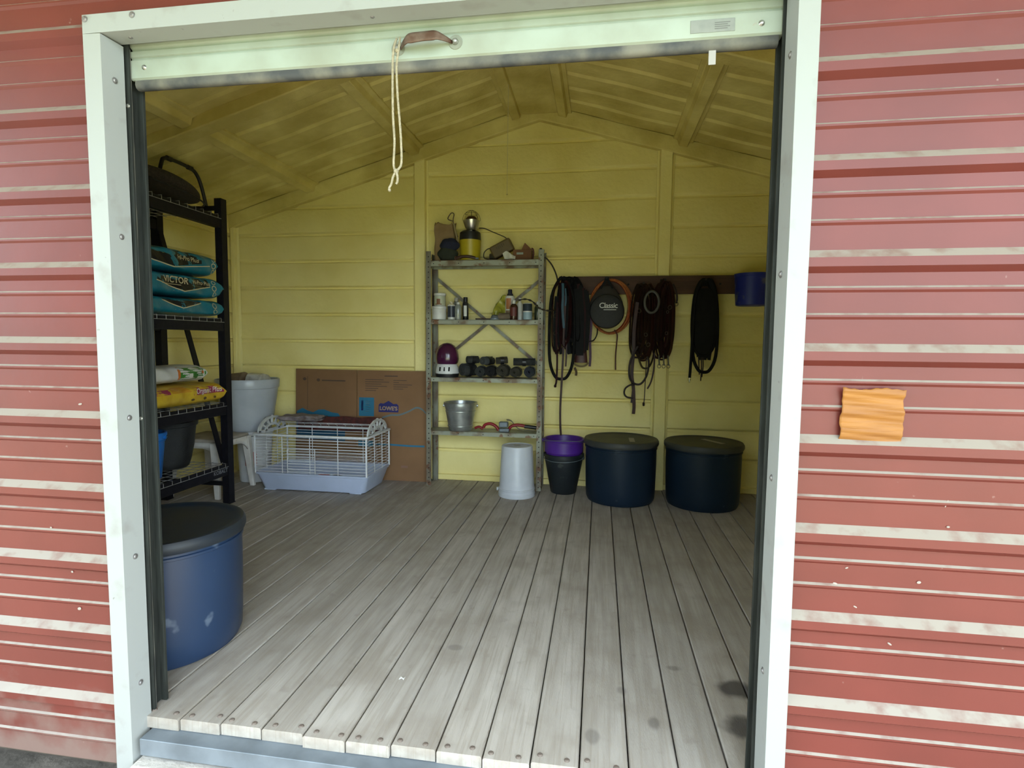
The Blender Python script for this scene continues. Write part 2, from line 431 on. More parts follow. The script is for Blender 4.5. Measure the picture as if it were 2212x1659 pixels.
# ---- white door trim: header and two jambs, folded sheet metal
scr = MB().lathe([(0,.004),(.0045,.0035),(.0065,.001),(.009,.0008),(.009,-.001)], n=12).mesh('screw', SCREW)
def screws(parent, pts, rot):
    for p in pts:
        o = link('screw', scr, parent, world=False); o.location = p; o.rotation_euler = rot
T = .003; YT = -.006; RE = .070
def jamb(name, sgn, xo, xi, label):
    """outer face from xo to xi at the wall face, reveal going inwards at xi"""
    t = thing(name, label, 'trim', ((xo+xi)/2, YT, -.15), kind='structure')
    prof = [(xo, .022), (xo, YT), (xi, YT), (xi + sgn*.004, RE), (xi + sgn*.004 - sgn*.012, RE + .004), (xi + sgn*.004 - sgn*.012, RE + .001),
            (xi + sgn*.001, RE - .003), (xi - sgn*T, YT + T), (xo + sgn*T, YT + T), (xo + sgn*T, .022)]
    zs = [-.22, -.05, .3, .7, 1.1, 1.5, 1.9, 2.0995] if sgn > 0 else [-.22, -.05, .3, .7, 1.1, 1.5, 1.9, 2.0995]
    m = MB(); n = len(prof); vs = []
    for k, z in enumerate(zs):
        for q, (x, y) in enumerate(prof):
            zz = min(z, 2.098) if q in (2, 3, 4, 5, 6, 7) else z
            if q in (3, 4, 5, 6): zz = max(zz, -.028)
            vs.append((x + .0012*math.sin(z*4 + q), y, zz))
    m.add(vs, [(k*n+j, k*n+(j+1) % n, (k+1)*n+(j+1) % n, (k+1)*n+j) for k in range(len(zs)-1) for j in range(n)])
    m.build('folded_plate', WHITE, t, smooth=25)
    return t
jl = jamb('trim_2', 1, -1.194, XI, 'white metal jamb trim along the shelf side of the doorway')
jr = jamb('trim_3', -1, .796, XO, 'white metal jamb trim along the orange patch side of the doorway')
for jj, xx, rz in ((jl, XI + .003, (0, PI/2, 0)), (jr, XO - .003, (0, -PI/2, 0))):
    for z in ((1.985, 1.53, .98, .54, .125) if jj is jl else (1.93, 1.40, .88, .36)):
        o = link('screw', scr, jj); o.matrix_parent_inverse = jj.matrix_basis.inverted(); o.location = (xx, .035, z); o.rotation_euler = rz
ht = thing('trim_1', 'white metal header trim across the top of the doorway', 'trim', (-.2, YT, 2.1), kind='structure')
prof = [(.022, 2.156), (YT, 2.152), (YT, 2.100), (RE, 2.104), (RE + .005, 2.118), (RE + .003, 2.118), (RE - .002, 2.107), (YT + T, 2.104), (YT + T, 2.149), (.022, 2.152)]
MB().sweep(prof, -1.194, .796, 'yzx').build('folded_plate', WHITE, ht, smooth=25)
for x in (-1.075, -.33, .40):
    o = link('screw', scr, ht); o.matrix_parent_inverse = ht.matrix_basis.inverted(); o.location = (x, .035, 2.1035); o.rotation_euler = (PI, 0, 0)
for x, z in ((-1.184, 2.140), (-1.03, 2.14)):
    o = link('screw', scr, ht); o.matrix_parent_inverse = ht.matrix_basis.inverted(); o.location = (x, YT-.001, z); o.rotation_euler = (PI/2, 0, 0)

# ---- roll-up door, raised: slats, bottom bar, rubber seal, handle
DOORW = mat('mint_white_door_steel', (.34,.385,.325), .45, (.27,.29,.23), 6, 7, (.3,.6), spots=((.33,.20,.12), 20, .74, .7), spec=.5)
door = thing('door_1', 'raised pale green-white roll-up steel door with black rubber bottom seal', 'door', (-.2, .09, 2.0), kind='structure')
xa, xb = XI + .004, XO - .004
MB().sweep([(.115,2.30),(.115,2.135),(.108,2.128),(.098,2.124),(.092,2.116),(.094,2.108),(.102,2.103),(.104,2.097),(.126,2.097),(.126,2.30)], xa, xb, 'yzx').build('curtain', DOORW, door, smooth=40)
MB().sweep([(.100,2.097),(.094,2.095),(.094,2.079),(.099,2.076),(.099,2.071),(.092,2.068),(.092,2.016),(.098,2.012),(.135,2.012),(.135,2.016),(.112,2.018),(.112,2.097)], xa, xb, 'yzx').build('bottom_bar', DOORW, door, smooth=25)
MB().sweep([(.098,2.012),(.096,2.000),(.099,1.991),(.108,1.986),(.120,1.988),(.126,1.998),(.128,2.012)], xa + .01, xb - .01, 'yzx').build('rubber_seal', RUBBER, door, smooth=50)
RIV = mat('bright_rivet', (.42,.42,.38), .3, metal=.8)
for x, z in ((-1.085, 2.046), (.690, 2.040)):
    MB().lathe([(0,.006),(.004,.005),(.007,.0015),(.008,0)], n=14, M=Matrix.Rotation(PI/2, 3, 'X'), c=(x, .092, z)).build('rivet', RIV, door)
STK = mat('grey_sticker', (.20,.21,.19), .5, (.23,.24,.215), 40)
sk = MB().box(.515, .625, .0905, .092, 2.026, 2.058).build('sticker', STK, door, label='worn grey maker sticker', bevel=.0006)
STT = mat('sticker_print', (.14,.14,.13), .6)
for k in range(4): MB().box(.575, .613 - .006*(k % 2), .0902, .0905, 2.048 - k*.005, 2.050 - k*.005).build('sticker_line', STT, sk)
# handle
RUST = mat('rusty_handle', (.10,.05,.03), .65, (.22,.17,.13), 16, 6, (.35,.6), metal=.3, bump=.2)
CLEAR = mat('plastic_washer', (.24,.25,.20), .3, (.20,.21,.165), 20, spec=.6)
hz = 2.046; hx0, hx1 = -.278, -.112
def strap(u, v):
    x = hx0 + .008 + (hx1-hx0-.016)*u
    e = min(u, 1-u)
    y = .088 - .040*min(1, e/.22)**.8
    wd = .004 + .012*min(1, e/.3)
    a = .5*math.sin(PI*u*.9)
    return (x, y + (v-.5)*wd*math.sin(a), hz + .006*(u-.5) + (v-.5)*2*wd*math.cos(a) + .004*math.sin(PI*u))
hd = MB().grid(strap, 26, 5).build('handle', RUST, door); sm = hd.modifiers.new('solid', 'SOLIDIFY'); sm.thickness = .003
for x, z in ((hx0, hz - .002), (hx1, hz + .004)):
    MB().lathe([(0,.002),(.019,.002),(.020,0)], n=24, M=Matrix.Rotation(PI/2, 3, 'X'), c=(x, .092, z)).build('washer', CLEAR, hd)
    MB().lathe([(0,.013),(.005,.012),(.008,.008),(.0085,.003)], n=16, M=Matrix.Rotation(PI/2, 3, 'X'), c=(x, .092, z)).build('bolt', RIV, hd)
# guides
for sgn, xx, nm in ((1, XI, 'door_guide'), (-1, XO, 'door_guide')):
    a, b2 = sorted((xx - sgn*.012, xx + sgn*.010))
    m = MB().box(a, b2, .078, .086, .004, 2.13).box(a, b2, .128, .138, .004, 2.13)
    a, b2 = sorted((xx - sgn*.016, xx - sgn*.010)); m.box(a, b2, .078, .138, .004, 2.13)
    gd = m.build('guide_channel', TRACK, door, bevel=.001)
    a, b2 = sorted((xx - sgn*.008, xx + sgn*.006)); MB().box(a, b2, .088, .092, .006, 2.1).build('felt_strip', RUBBER, gd)
    if sgn > 0:
        for z in (1.93, .972): MB().lathe([(0,.004),(.005,.003),(.0065,0)], n=10, M=Matrix.Rotation(PI/2, 3, 'X'), c=(xx + .003, .078, z)).build('screw', RIV, gd)
# pull rope tied to the handle
ROPE = mat('cream_cotton_rope', (.40,.35,.24), .85, (.31,.27,.18), 120, 2, bump=.6, bscale=300)
rp = thing('pull_rope', 'cream cotton pull rope looped and knotted, hanging from the door handle', 'rope', (-.268, .055, 1.70))
x = -.268; y = .058
lp = smoothpath([(x-.006,y+.012,2.060),(x-.008,y-.004,2.03),(x-.013,y-.002,1.98),(x-.014,y,1.86),(x-.010,y,1.78),(x-.013,y,1.72),(x-.007,y-.002,1.70),(x+.004,y-.004,1.704),(x+.010,y,1.725),(x+.008,y,1.80),(x+.000,y,1.90),(x-.002,y-.001,1.98),(x+.006,y-.003,2.03),(x+.004,y+.010,2.060)], 6)
MB().tube(lp, .0032, 8).build('rope_loop', ROPE, rp, 60)
MB().lathe([(0,-.007),(.006,-.004),(.0075,.001),(.005,.006),(0,.008)], c=(x-.005,y-.002,1.697), n=12).build('knot', ROPE, rp, 60)
MB().lathe([(0,-.007),(.006,-.003),(.006,.003),(0,.007)], c=(x+.001,y-.004,2.020), n=12).build('knot', ROPE, rp, 60)
MB().tube(smoothpath([(x-.006,y-.003,1.696),(x-.014,y-.004,1.680),(x-.018,y-.004,1.664),(x-.025,y-.003,1.652),(x-.023,y-.004,1.643)], 5), [.0032]*17+[.0042]*2+[.0035]*2, 7).build('frayed_end', ROPE, rp, 60)
MB().tube(smoothpath([(x-.004,y-.004,1.696),(x+.000,y-.005,1.682),(x-.001,y-.004,1.668),(x-.005,y-.004,1.662)], 5), .0033, 7).build('frayed_end', ROPE, rp, 60)
# white tag hanging below the seal
o = MB().box(.565, .583, .105, .1065, 1.952, 1.992).build('paper_tag', mat('white_paper', (.36,.34,.33), .7)); tag(o, 'small white paper tag hanging below the rubber door seal', 'tag')

# ---- back wall: painted sheets between posts
wb = thing('wall_back', 'yellow painted ribbed metal back wall with posts', 'wall', (0, D, 0), kind='structure')
def inner_profile(z_lo, z_hi, z_ref=.99, pitch=.2385):
    pts = []
    k = -math.ceil((z_ref - z_lo)/pitch) - 1
    while True:
        t = z_ref + k*pitch
        if t > z_hi: break
        pts += [(0, t-.032), (.006, t-.026), (.026, t-.017), (.028, t-.005), (.006, t+.003), (-.006, t+.009), (-.006, t+.020), (0, t+.032)]
        k += 1
    return [(0, z_lo)] + [p for p in pts if z_lo < p[1] < z_hi] + [(0, z_hi)]
posts = [-3.035, -1.255, .80, 2.53]
def wob(x, z): return .004*math.sin(x*3.1+z*7)*math.sin(z*2.3+x*.7) + .002*math.sin(x*11+z*5)
pr = inner_profile(-.04, 3.12)
for xa, xb in ((XL-.06, posts[1]), (posts[1], posts[2]), (posts[2], XR+.06)):
    m = MB(); nx = 34; n = len(pr)
    vs = [(xa+(xb-xa)*i/nx, D + y*(.75+.25*math.sin(3*(xa+(xb-xa)*i/nx)+z)) + wob(xa+(xb-xa)*i/nx, z), z) for i in range(nx+1) for y, z in pr]
    m.add(vs, [(i*n+j, (i+1)*n+j, (i+1)*n+j+1, i*n+j+1) for i in range(nx) for j in range(n-1)])
    m.build('wall_panel', YEL, wb, smooth=50)
for k, x in enumerate(posts):
    w = .050 if 0 < k < 3 else .022
    MB().sweep([(x-w-.022,D-.002),(x-w,D-.012),(x-w+.004,D-.05),(x+w-.004,D-.05),(x+w,D-.012),(x+w+.022,D-.002)], 0, roofz(x)-.06, 'xyz').build('post', YEL, wb, bevel=.006, smooth=50)
MB().box(XL, XR, D-.03, D, 0, .05).build('base_plate', YEL, wb, bevel=.006)
# ---- side walls
for nm, xx, s in (('wall_left', XL, 1), ('wall_right', XR, -1)):
    t = thing(nm, 'yellow painted ribbed metal side wall', 'wall', (xx, 1.7, 0), kind='structure')
    p2 = inner_profile(-.04, 2.42); n = len(p2); ny = 30
    vs = [(xx - s*y - s*wob(.06+3.2*i/ny, z), .06+(D)*i/ny, z) for i in range(ny+1) for y, z in p2]
    MB().add(vs, [(i*n+j, (i+1)*n+j, (i+1)*n+j+1, i*n+j+1) for i in range(ny) for j in range(n-1)]).build('wall_panel', YEL, t, smooth=50)
    for y in (.12, 1.78):
        a, b2 = sorted((xx, xx + s*.06)); MB().box(a, b2, y-.05, y+.05, 0, 2.36).build('post', YEL, t, bevel=.008)
# ---- ceiling: two ribbed roof slopes, rafters and purlins
ce = thing('ceiling', 'yellow painted ribbed metal gable ceiling with rafters and purlins', 'ceiling', (0, 1.7, 2.4), kind='structure')
ca = math.cos(math.atan(SL)); sa = math.sin(math.atan(SL))
yp = []
y = .0
while y < D + .1:
    yp += [(y, 0), (y+.012, .018), (y+.044, .018), (y+.056, 0)]
    y += .2286
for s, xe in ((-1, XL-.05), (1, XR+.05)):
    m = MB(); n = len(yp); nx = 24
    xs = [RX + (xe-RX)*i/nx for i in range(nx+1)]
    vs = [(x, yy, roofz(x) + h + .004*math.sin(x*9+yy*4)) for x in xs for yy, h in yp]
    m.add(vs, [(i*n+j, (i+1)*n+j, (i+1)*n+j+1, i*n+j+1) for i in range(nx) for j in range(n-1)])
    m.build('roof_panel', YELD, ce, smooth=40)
def along_slope(nm, s, xe, prof):
    """member following the roof slope; prof of (y, depth below roof)"""
    m = MB(); vs = []; n = len(prof)
    for k in range(9):
        x = RX + (xe-RX)*k/8
        vs += [(x, y, roofz(x) - d + .003*math.sin(x*7+k)) for y, d in prof]
    m.add(vs, [(k*n+j, k*n+(j+1) % n, (k+1)*n+(j+1) % n, (k+1)*n+j) for k in range(8) for j in range(n)])
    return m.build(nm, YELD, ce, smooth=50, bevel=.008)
for s, xe in ((-1, XL), (1, XR)):
    along_slope('rafter', s, xe, [(D-.055,-.012),(D-.055,.116),(D+.02,.116),(D+.02,-.012)])
    along_slope('rafter', s, xe, [(1.735,-.01),(1.72,.085),(1.84,.085),(1.825,-.01)])
    along_slope('rafter', s, xe, [(.06,-.01),(.06,.10),(.13,.10),(.13,-.01)])
hat = [(-.075,-.01),(-.075,.012),(-.045,.016),(-.032,.055),(.032,.055),(.045,.016),(.075,.012),(.075,-.01)]
for x in (-2.25, -1.29, -.42, -.04, .92, 1.88):
    z = roofz(x); tl = -SL*(1 if x > RX else -1)
    for ya, yb in ((.13, 1.722), (1.838, D-.055)):
        MB().sweep([(x+a, z - d + a*tl) for a, d in hat], ya, yb, 'xzy').build('purlin', YELD, ce, smooth=40, bevel=.004)
MB().sweep([(RX-.17,RZ-.045),(RX,RZ-.005),(RX+.17,RZ-.045),(RX+.16,RZ-.075),(RX-.16,RZ-.075)], .13, D-.05, 'xzy').build('ridge_beam', YELD, ce, bevel=.006)
# roof closes over the top so no daylight leaks in
# ---- porch roof in front of the doorway, shading the wall from above
PORCH = mat('porch_roof_boards', (.46,.36,.18), .8, (.34,.26,.12), 3, 6, stretch=(1,8,1))
o = MB().box(-5.2, 5.4, -1.75, .0, 2.78, 2.82).build('porch_roof', PORCH); tag(o, 'board porch roof above the doorway', 'roof', kind='structure')
# ================================================================ black storage rack along the side wall
BLK = mat('black_powder_coat', (.006,.006,.010), .5, (.010,.010,.014), 30, spec=.2)
WIRE = mat('grey_wire', (.42,.42,.42), .4, (.3,.3,.3), 60, metal=.5)
GREYT = mat('grey_lettering', (.22,.23,.26), .5)
rk = thing('storage_rack', 'tall black steel storage rack with wire decks against the side wall', 'rack', (-2.71, 1.33, 0))
FX, BX, Y0, Y1 = -2.432, -2.953, .36, 2.262
for x in (FX, BX):
    for y in (Y0, Y1):
        m = MB(); w = .027; s = 1 if y == Y1 else -1
        # folded steel upright, open towards the rack
        m.sweep([(x-w,y+s*.03),(x+w,y+s*.03),(x+w,y-s*.03),(x+w-.006,y-s*.03),(x+w-.006,y+s*.024),(x-w+.006,y+s*.024),(x-w+.006,y-s*.03),(x-w,y-s*.03)], 0, 2.235, 'xyz')
        m.box(x-w+.006, x+w-.006, min(y-s*.03,y-s*.024), max(y-s*.03,y-s*.024), .0, 2.235)
        p = m.build('upright', BLK, rk)
        MB().box(x-w-.004, x+w+.004, y-.034, y+.034, 0, .004).build('foot_plate', BLK, p)
        if x == FX and y == Y1:
            hm = MB()
            for k in range(42): hm.cbox((x+.012, y-.0305, .12+k*.05), (.010, .002, .018))
            h_ = hm.build('slot_row', mat('slot_shadow', (.004,.004,.004), .9), p); h_['kind'] = 'stuff'
ZS = (2.115, 1.375, .762, .310)
wm = MB()
ny = 24
for k in range(ny+1):
    y = Y0 + .06 + (Y1-Y0-.12)*k/ny
    wm.tube([(BX-.012,y,-.028),(BX-.012,y,.002),(FX+.025,y,.002),(FX+.025,y,-.026)], .0021, 5)
for k in range(7):
    x = BX + .03 + (FX-BX-.05)*k/6
    wm.cyl((x,Y0+.03,-.001),(x,Y1-.03,-.001), .0024, n=5)
wm.cyl((FX+.027,Y0+.03,-.026),(FX+.027,Y1-.03,-.026), .002, n=5)
wmesh = wm.mesh('wire_deck', WIRE)
for z in ZS:
    for x, s in ((FX, 1), (BX, -1)):
        bm_ = MB().sweep([(x-s*.022,z-.09),(x+s*.022,z-.09),(x+s*.022,z-.004),(x+s*.004,z-.004),(x+s*.004,z-.020),(x-s*.022,z-.020)], Y0+.03, Y1-.03, 'xzy').build('beam', BLK, rk, bevel=.003)
        if z == .310 and s > 0:
            sh = text_mesh('KOBALT', .038, .0008, spacing=1.05)
            decal('lettering', bm_, sh, (FX+.022, 2.15, z-.050), (0,1,0), (0,0,1), GREYT, bm_, depth=.05)
    o = link('wire_deck', wmesh, rk); o.location = (0, 0, z)
for z in (2.172, .146): MB().box(BX, FX, Y1-.012, Y1+.012, z-.016, z+.016).build('end_bar', BLK, rk, bevel=.003)
for a, b_ in (((BX, .05), (FX, 0)), ((BX, 2.02), (FX, .28))):
    pass
MB().tube([(BX+.02,Y1,2.03),(FX-.035,Y1,.30)], 0, 4, flat=(.045,.012,(0,1,0))).build('brace', BLK, rk)
MB().tube([(FX-.02,Y0,2.03),(BX+.03,Y0,.30)], 0, 4, flat=(.045,.012,(0,1,0))).build('brace', BLK, rk)

# ---- folded seat with bent tube on the top deck
DKT = mat('dark_tube', (.016,.014,.013), .5, spec=.4)
MESHF = mat('brown_mesh_fabric', (.045,.032,.024), .8, (.02,.015,.012), 90, 2, bump=.8, bscale=240)
fs = thing('folding_seat', 'folded black tube frame seat with brown mesh lying on the top deck of the rack', 'seat', (-2.7, 2.0, 2.118))
X7 = -2.58
tp = smoothpath([(X7,1.90,2.18),(X7,1.93,2.28),(X7,1.965,2.39),(X7,1.985,2.418),(X7,2.03,2.43),(X7,2.13,2.432),(X7,2.24,2.425),(X7,2.29,2.40),(X7,2.33,2.34),(X7,2.37,2.23),(X7,2.395,2.14)], 5)
tp = [V(p.x, p.y - .07, p.z) for p in tp]
MB().tube(tp, .0125, 10).build('tube_frame', DKT, fs, 60)
MB().tube([V(p.x-.2, p.y+.0, p.z) for p in tp[:13]], .0125, 10).build('tube_frame', DKT, fs, 60)
for p in (tp[20], tp[29]): MB().lathe([(.0125,-.022),(.0165,-.02),(.0165,.02),(.0125,.022)], n=14, c=p, M=Matrix.Rotation(PI/2,3,'X')).build('collar', DKT, fs, 60)
MB().cyl((X7-.01,2.215,2.137),(X7+.105,2.215,2.137), .012, n=10).build('foot_bar', DKT, fs, 60)
def padf(u, v):
    a = 2*PI*v; c, s = math.cos(a), math.sin(a)
    c = math.copysign(abs(c)**.6, c); s = math.copysign(abs(s)**.7, s)
    y = 1.55 + .55*u; e = math.sin(PI*min(1, max(0, u*.96+.02)))**.35
    return (X7 + .02 + .20*c*e, y, 2.205 + .12*(1-u)*.45 + .055*s*e - .02*u)
MB().grid(padf, 24, 28, wv=True).build('mesh_pad', MESHF, fs, 60)
MB().tube(smoothpath([(X7+.20,1.56,2.19),(X7+.215,1.8,2.175),(X7+.21,2.0,2.15),(X7+.12,2.10,2.14),(X7,2.11,2.14)], 6), .006, 6).build('mesh_border', DKT, fs, 60)

# ---- sacks
def sack(L, Wd, H, seed, droop=0.0, flatten=2.6, seam=.06, wr=1.0):
    """filled sack lying flat, long axis x, base at z=0"""
    rnd = random.Random(seed); ph = [rnd.uniform(0, 6.28) for _ in range(8)]
    def f(u, v):
        a = 2*PI*v; c, s = math.cos(a), math.sin(a)
        e = 2/flatten
        c = math.copysign(abs(c)**e, c); s = math.copysign(abs(s)**(e*.9), s)
        d = min(u, 1-u)/.05
        hh = H/2*(min(1, d)**.32 if d < 1 else 1)
        hh = max(hh, .004)
        ww = Wd/2*(1.0 + .05*(1-min(1, d)))
        x = (u-.5)*L
        w = wr*(.006*math.sin(x*22+ph[0]+2*c) + .004*math.sin(x*45+ph[1]+3*s+c*4) + .004*math.sin(a*5+ph[2]+x*9))
        if d < 1: w += wr*.006*math.sin(a*9+ph[3])*(1-d)
        y = c*(ww + w)
        z = H/2 + s*hh*.97 + w*.25
        # ends fall to the deck a little
        z -= droop*max(0, 1-d)*.5*H
        return (x, y, max(z, .001))
    m = MB().grid(f, 44, 40, wv=True)
    n = 40
    m.f.append(tuple(range(n-1, -1, -1))); m.f.append(tuple(range(43*n, 44*n)))
    return m
def place(m, loc, rx=0, ry=0, rz=0):
    return m.xf(Matrix.Translation(V(*loc)) @ Euler((rx, ry, rz)).to_matrix().to_4x4())
TEAL = mat('teal_woven_sack', (.008,.17,.25), .3, (.006,.13,.19), 12, 5, bump=.15, bscale=50, spec=.6)
SBLK = mat('sack_black_print', (.008,.008,.010), .4)
CREAM = mat('sack_cream_print', (.62,.54,.33), .5)
GRN = mat('sack_gold_green_print', (.20,.26,.12), .5)
def chevron(y0, y1, zt, ze, zv, ym=None):
    ym = ym if ym is not None else (y0+y1)/2
    n = 14; vs = []; fs_ = []
    for i in range(n+1):
        y = y0 + (y1-y0)*i/n
        zb = ze + (zv-ze)*((y-y0)/(ym-y0) if y < ym else (y1-y)/(y1-ym))
        for j in range(5): vs.append((y, zt + (zb-zt)*j/4))
    for i in range(n):
        for j in range(4): fs_.append((i*5+j, (i+1)*5+j, (i+1)*5+j+1, i*5+j+1))
    return vs, fs_
def vline(y0, y1, ze, zv, t):
    ym = (y0+y1)/2; vs = []; n = 16
    for i in range(n+1):
        y = y0 + (y1-y0)*i/n; z = ze + (zv-ze)*(1 - abs(y-ym)/(ym-y0)); vs += [(y, z), (y, z-t)]
    return vs, [(2*i, 2*i+2, 2*i+3, 2*i+1) for i in range(n)]
XF = -2.3
def on(nm, sk, shape, mt, cuts=0): return decal(nm, sk, shape, (XF, 0, 0), (0,1,0), (0,0,1), mt, sk, depth=.4, lift={'chevron_print': .0010, 'panel_print': .0012, 'band_print': .0012, 'green_print': .0010, 'lettering': .0040, 'emblem_print': .0032}.get(nm, .0024), cuts=cuts)
def shift(sh, dy, dz): return [(a+dy, b_+dz) for a, b_ in sh[0]], sh[1]
specs = [  # y centre, z base, height, label
    (1.84, 1.385, .115, 'teal feed sack with small black chevron, bottom of the stack on the rack'),
    (1.85, 1.507, .150, 'teal feed sack printed VICTOR on black chevron, in the middle of the stack'),
    (1.79, 1.664, .150, 'teal feed sack with black top panel, uppermost of the stack on the rack')]
for k, (yc, zb, H, lab) in enumerate(specs):
    m = place(sack(.78 if k != 1 else .74, .46, H, 40+k, flatten=4.5), (-2.645, yc, zb), rz=PI/2)
    s = m.build('feed_sack', TEAL, smooth=60); tag(s, lab, 'sack', 'teal feed sacks on the rack')
    if k == 0:
        on('chevron_print', s, chevron(1.66, 2.02, zb+.095, zb+.088, zb+.045), SBLK); on('chevron_edge', s, vline(1.655, 2.025, zb+.090, zb+.046, .006), CREAM)
    if k == 1:
        on('chevron_print', s, chevron(1.62, 2.10, zb+.148, zb+.085, zb+.035), SBLK); on('chevron_edge', s, vline(1.615, 2.105, zb+.086, zb+.035, .006), CREAM)
        on('lettering', s, shift(text_mesh('VICTOR', .058, .0008), 1.785, zb+.098), CREAM)
        on('lettering', s, shift(text_mesh('Hi-Pro Plus', .038, .0003, .15), 2.02, zb+.102), CREAM)
        on('rule_print', s, rect(1.66, 1.83, zb+.068, zb+.071, 6), CREAM)
        on('rule_print', s, rect(1.92, 2.05, zb+.074, zb+.076, 6), GRN)
    if k == 2:
        on('panel_print', s, chevron(1.45, 2.02, zb+.160, zb+.075, zb+.03, 1.78), SBLK); on('chevron_edge', s, vline(1.46, 2.10, zb+.072, zb+.028, .006), CREAM)
        on('lettering', s, shift(text_mesh('Hi-Pro Plus', .042, .0003, .15), 1.90, zb+.092), CREAM)
        for q in range(6): on('feather_print', s, shift(poly((0,0),(.014,.002),(.03,.045),(.016,.04)), 1.58+q*.035, zb+.100), GRN)
    # gold ray bundle below each chevron
    yv = 1.84 if k < 2 else 1.78
    for q in range(5):
        y = yv - .05 + q*.025
        on('ray_print', s, poly((y,zb+.004),(y+.007,zb+.004),(y+(q-2)*.006+.007,zb+.032),(y+(q-2)*.006,zb+.032)), CREAM)
    # emblem column near the sewn end
    for q, (dz, a) in enumerate(((.035,.020),(.075,.026),(.115,.018))):
        if dz < H-.02:
            ring = []; nn = 14
            for i in range(nn): t = 2*PI*i/nn; ring += [(2.14+a*.6*math.cos(t), zb+dz+a*.55*math.sin(t)), (2.14+a*.85*math.cos(t), zb+dz+a*.8*math.sin(t))]
            on('emblem_print', s, (ring, [(2*i, 2*i+1, (2*i+3) % (2*nn), (2*i+2) % (2*nn)) for i in range(nn)]), CREAM)
# shelf 3: yellow sack, green and white sack, white carton, clear plastic bag
YSK = mat('yellow_sack', (.62,.42,.03), .35, (.50,.30,.02), 14, 4, bump=.1, spec=.5)
MAG = mat('magenta_print', (.33,.03,.10), .4); WPR = mat('white_print', (.75,.73,.68), .5); ORG = mat('orange_print', (.55,.16,.03), .5)
m = place(sack(.67, .40, .148, 71, flatten=3.4), (-2.61, 1.885, .770), rz=PI/2)
s = m.build('soil_sack', YSK, smooth=60); tag(s, 'yellow soil sack with magenta band lettered Organic Plus, lying on the rack', 'sack')
on('band_print', s, rect(1.90, 2.20, .845, .895, 10, 4), MAG); on('band_print', s, rect(1.56, 1.70, .868, .898, 6, 3), MAG)
on('lettering', s, shift(text_mesh('Organic Plus', .052, .0003, .25), 2.05, .868), WPR)
for q in range(5): on('stripe_print', s, rect(1.71, 1.88 - .008*q, .872+q*.007, .875+q*.007, 8), ORG)
for q in range(4): pass
for q, (y, r) in enumerate(((1.90,.014),(2.02,.018),(2.12,.015))): on('dark_print', s, ([(y+r*math.cos(2*PI*i/8), .815+r*.6*math.sin(2*PI*i/8)) for i in range(8)], [tuple(range(8))]), mat('brown_print', (.12,.07,.02), .6))
GSK = mat('green_sack', (.05,.22,.035), .35, (.03,.16,.025), 10, spec=.5); WSK = mat('white_sack', (.62,.62,.60), .4, (.5,.5,.48), 8, spec=.5)
m = place(sack(.54, .34, .12, 73, flatten=3), (-2.64, 1.85, .926), rx=0, ry=-.0, rz=PI/2)
s = m.build('fertilizer_sack', WSK, smooth=60); tag(s, 'white sack with green end lying on top of the yellow soil sack', 'sack')
on('green_print', s, rect(1.86, 2.11, .89, 1.06, 16, 12), GSK)
on('orange_print', s, rect(1.845, 1.862, .87, 1.05, 3, 12), ORG)
on('barcode_print', s, rect(1.93, 1.975, .955, .99, 4, 4), WPR)
on('panel_print', s, rect(2.03, 2.10, .935, 1.01, 5, 6), WPR)
on('emblem_print', s, rect(2.065, 2.088, .985, 1.004, 3, 3), ORG)
m = MB().box(-2.66, -2.425, 1.33, 1.535, .768, .93)
o = m.build('carton', mat('cream_carton', (.62,.58,.50), .7), bevel=.004); tag(o, 'plain cream carton at the hidden end of the sacks on the rack', 'carton')
CLB = mat('clear_green_plastic', (.30,.38,.34), .2, (.20,.27,.24), 9, spec=.7)
m = place(sack(.17, .17, .18, 79, flatten=2.0, wr=1.6), (-2.545, 1.44, .936), rz=.4)
o = m.build('plastic_bag', CLB, smooth=60); tag(o, 'crumpled pale green plastic bag beside the white jamb on the rack', 'bag')

# shelf 4: blue bucket and black planter
def pail(name, label, loc, r0, r1, h, mt, wall=.005, lip=.008, group=None, cat='bucket', bands=(), bail=None, n=44):
    t = thing(name, label, cat, loc, group=group)
    pr_ = [(0,0), (r0-.006,0), (r0,.006)]
    for zb in bands:
        r = r0 + (r1-r0)*zb/h
        pr_ += [(r, zb-.006), (r+.004, zb-.003), (r+.004, zb+.003), (r, zb+.006)]
    pr_ += [(r1,h-.03), (r1,h-.024), (r1+lip,h-.022), (r1+lip,h-.003), (r1+lip-.003,h), (r1-wall,h), (r1-wall-.002,h-.01), (r0-wall,.008), (0,.008)]
    MB().lathe(pr_, n=n).build('pail_body', mt, t, 40, world=False)
    if bail:
        side, drop = bail
        pts = [( (r1+lip)*math.cos(a)*math.cos(side) - drop*math.sin(a)*math.sin(side), (r1+lip)*math.cos(a)*math.sin(side) + drop*math.sin(a)*math.cos(side), h-.03-.02*math.sin(a)) for a in [PI*i/16 for i in range(17)]]
        MB().tube(pts, .0028, 6).build('bail_handle', GALV, t, 60, world=False)
        for a in (side, side+PI): MB().cyl(((r1)*math.cos(a),(r1)*math.sin(a),h-.03),((r1+lip+.006)*math.cos(a),(r1+lip+.006)*math.sin(a),h-.03), .012, n=12).build('bail_ear', mt, t, world=False)
    return t
BLUE = mat('bright_blue_plastic', (.012,.16,.55), .4, (.01,.13,.47), 9, spec=.5)
pail('blue_bucket', 'bright blue plastic bucket on the lowest deck of the rack', (-2.60, 1.66, .317), .105, .135, .305, BLUE, bands=(.25,), bail=(.3, .142))
PLB = mat('black_ribbed_plastic', (.014,.016,.018), .38, (.02,.022,.024), 30, bump=.5, bscale=90, stretch=(1,1,6), spec=.5)
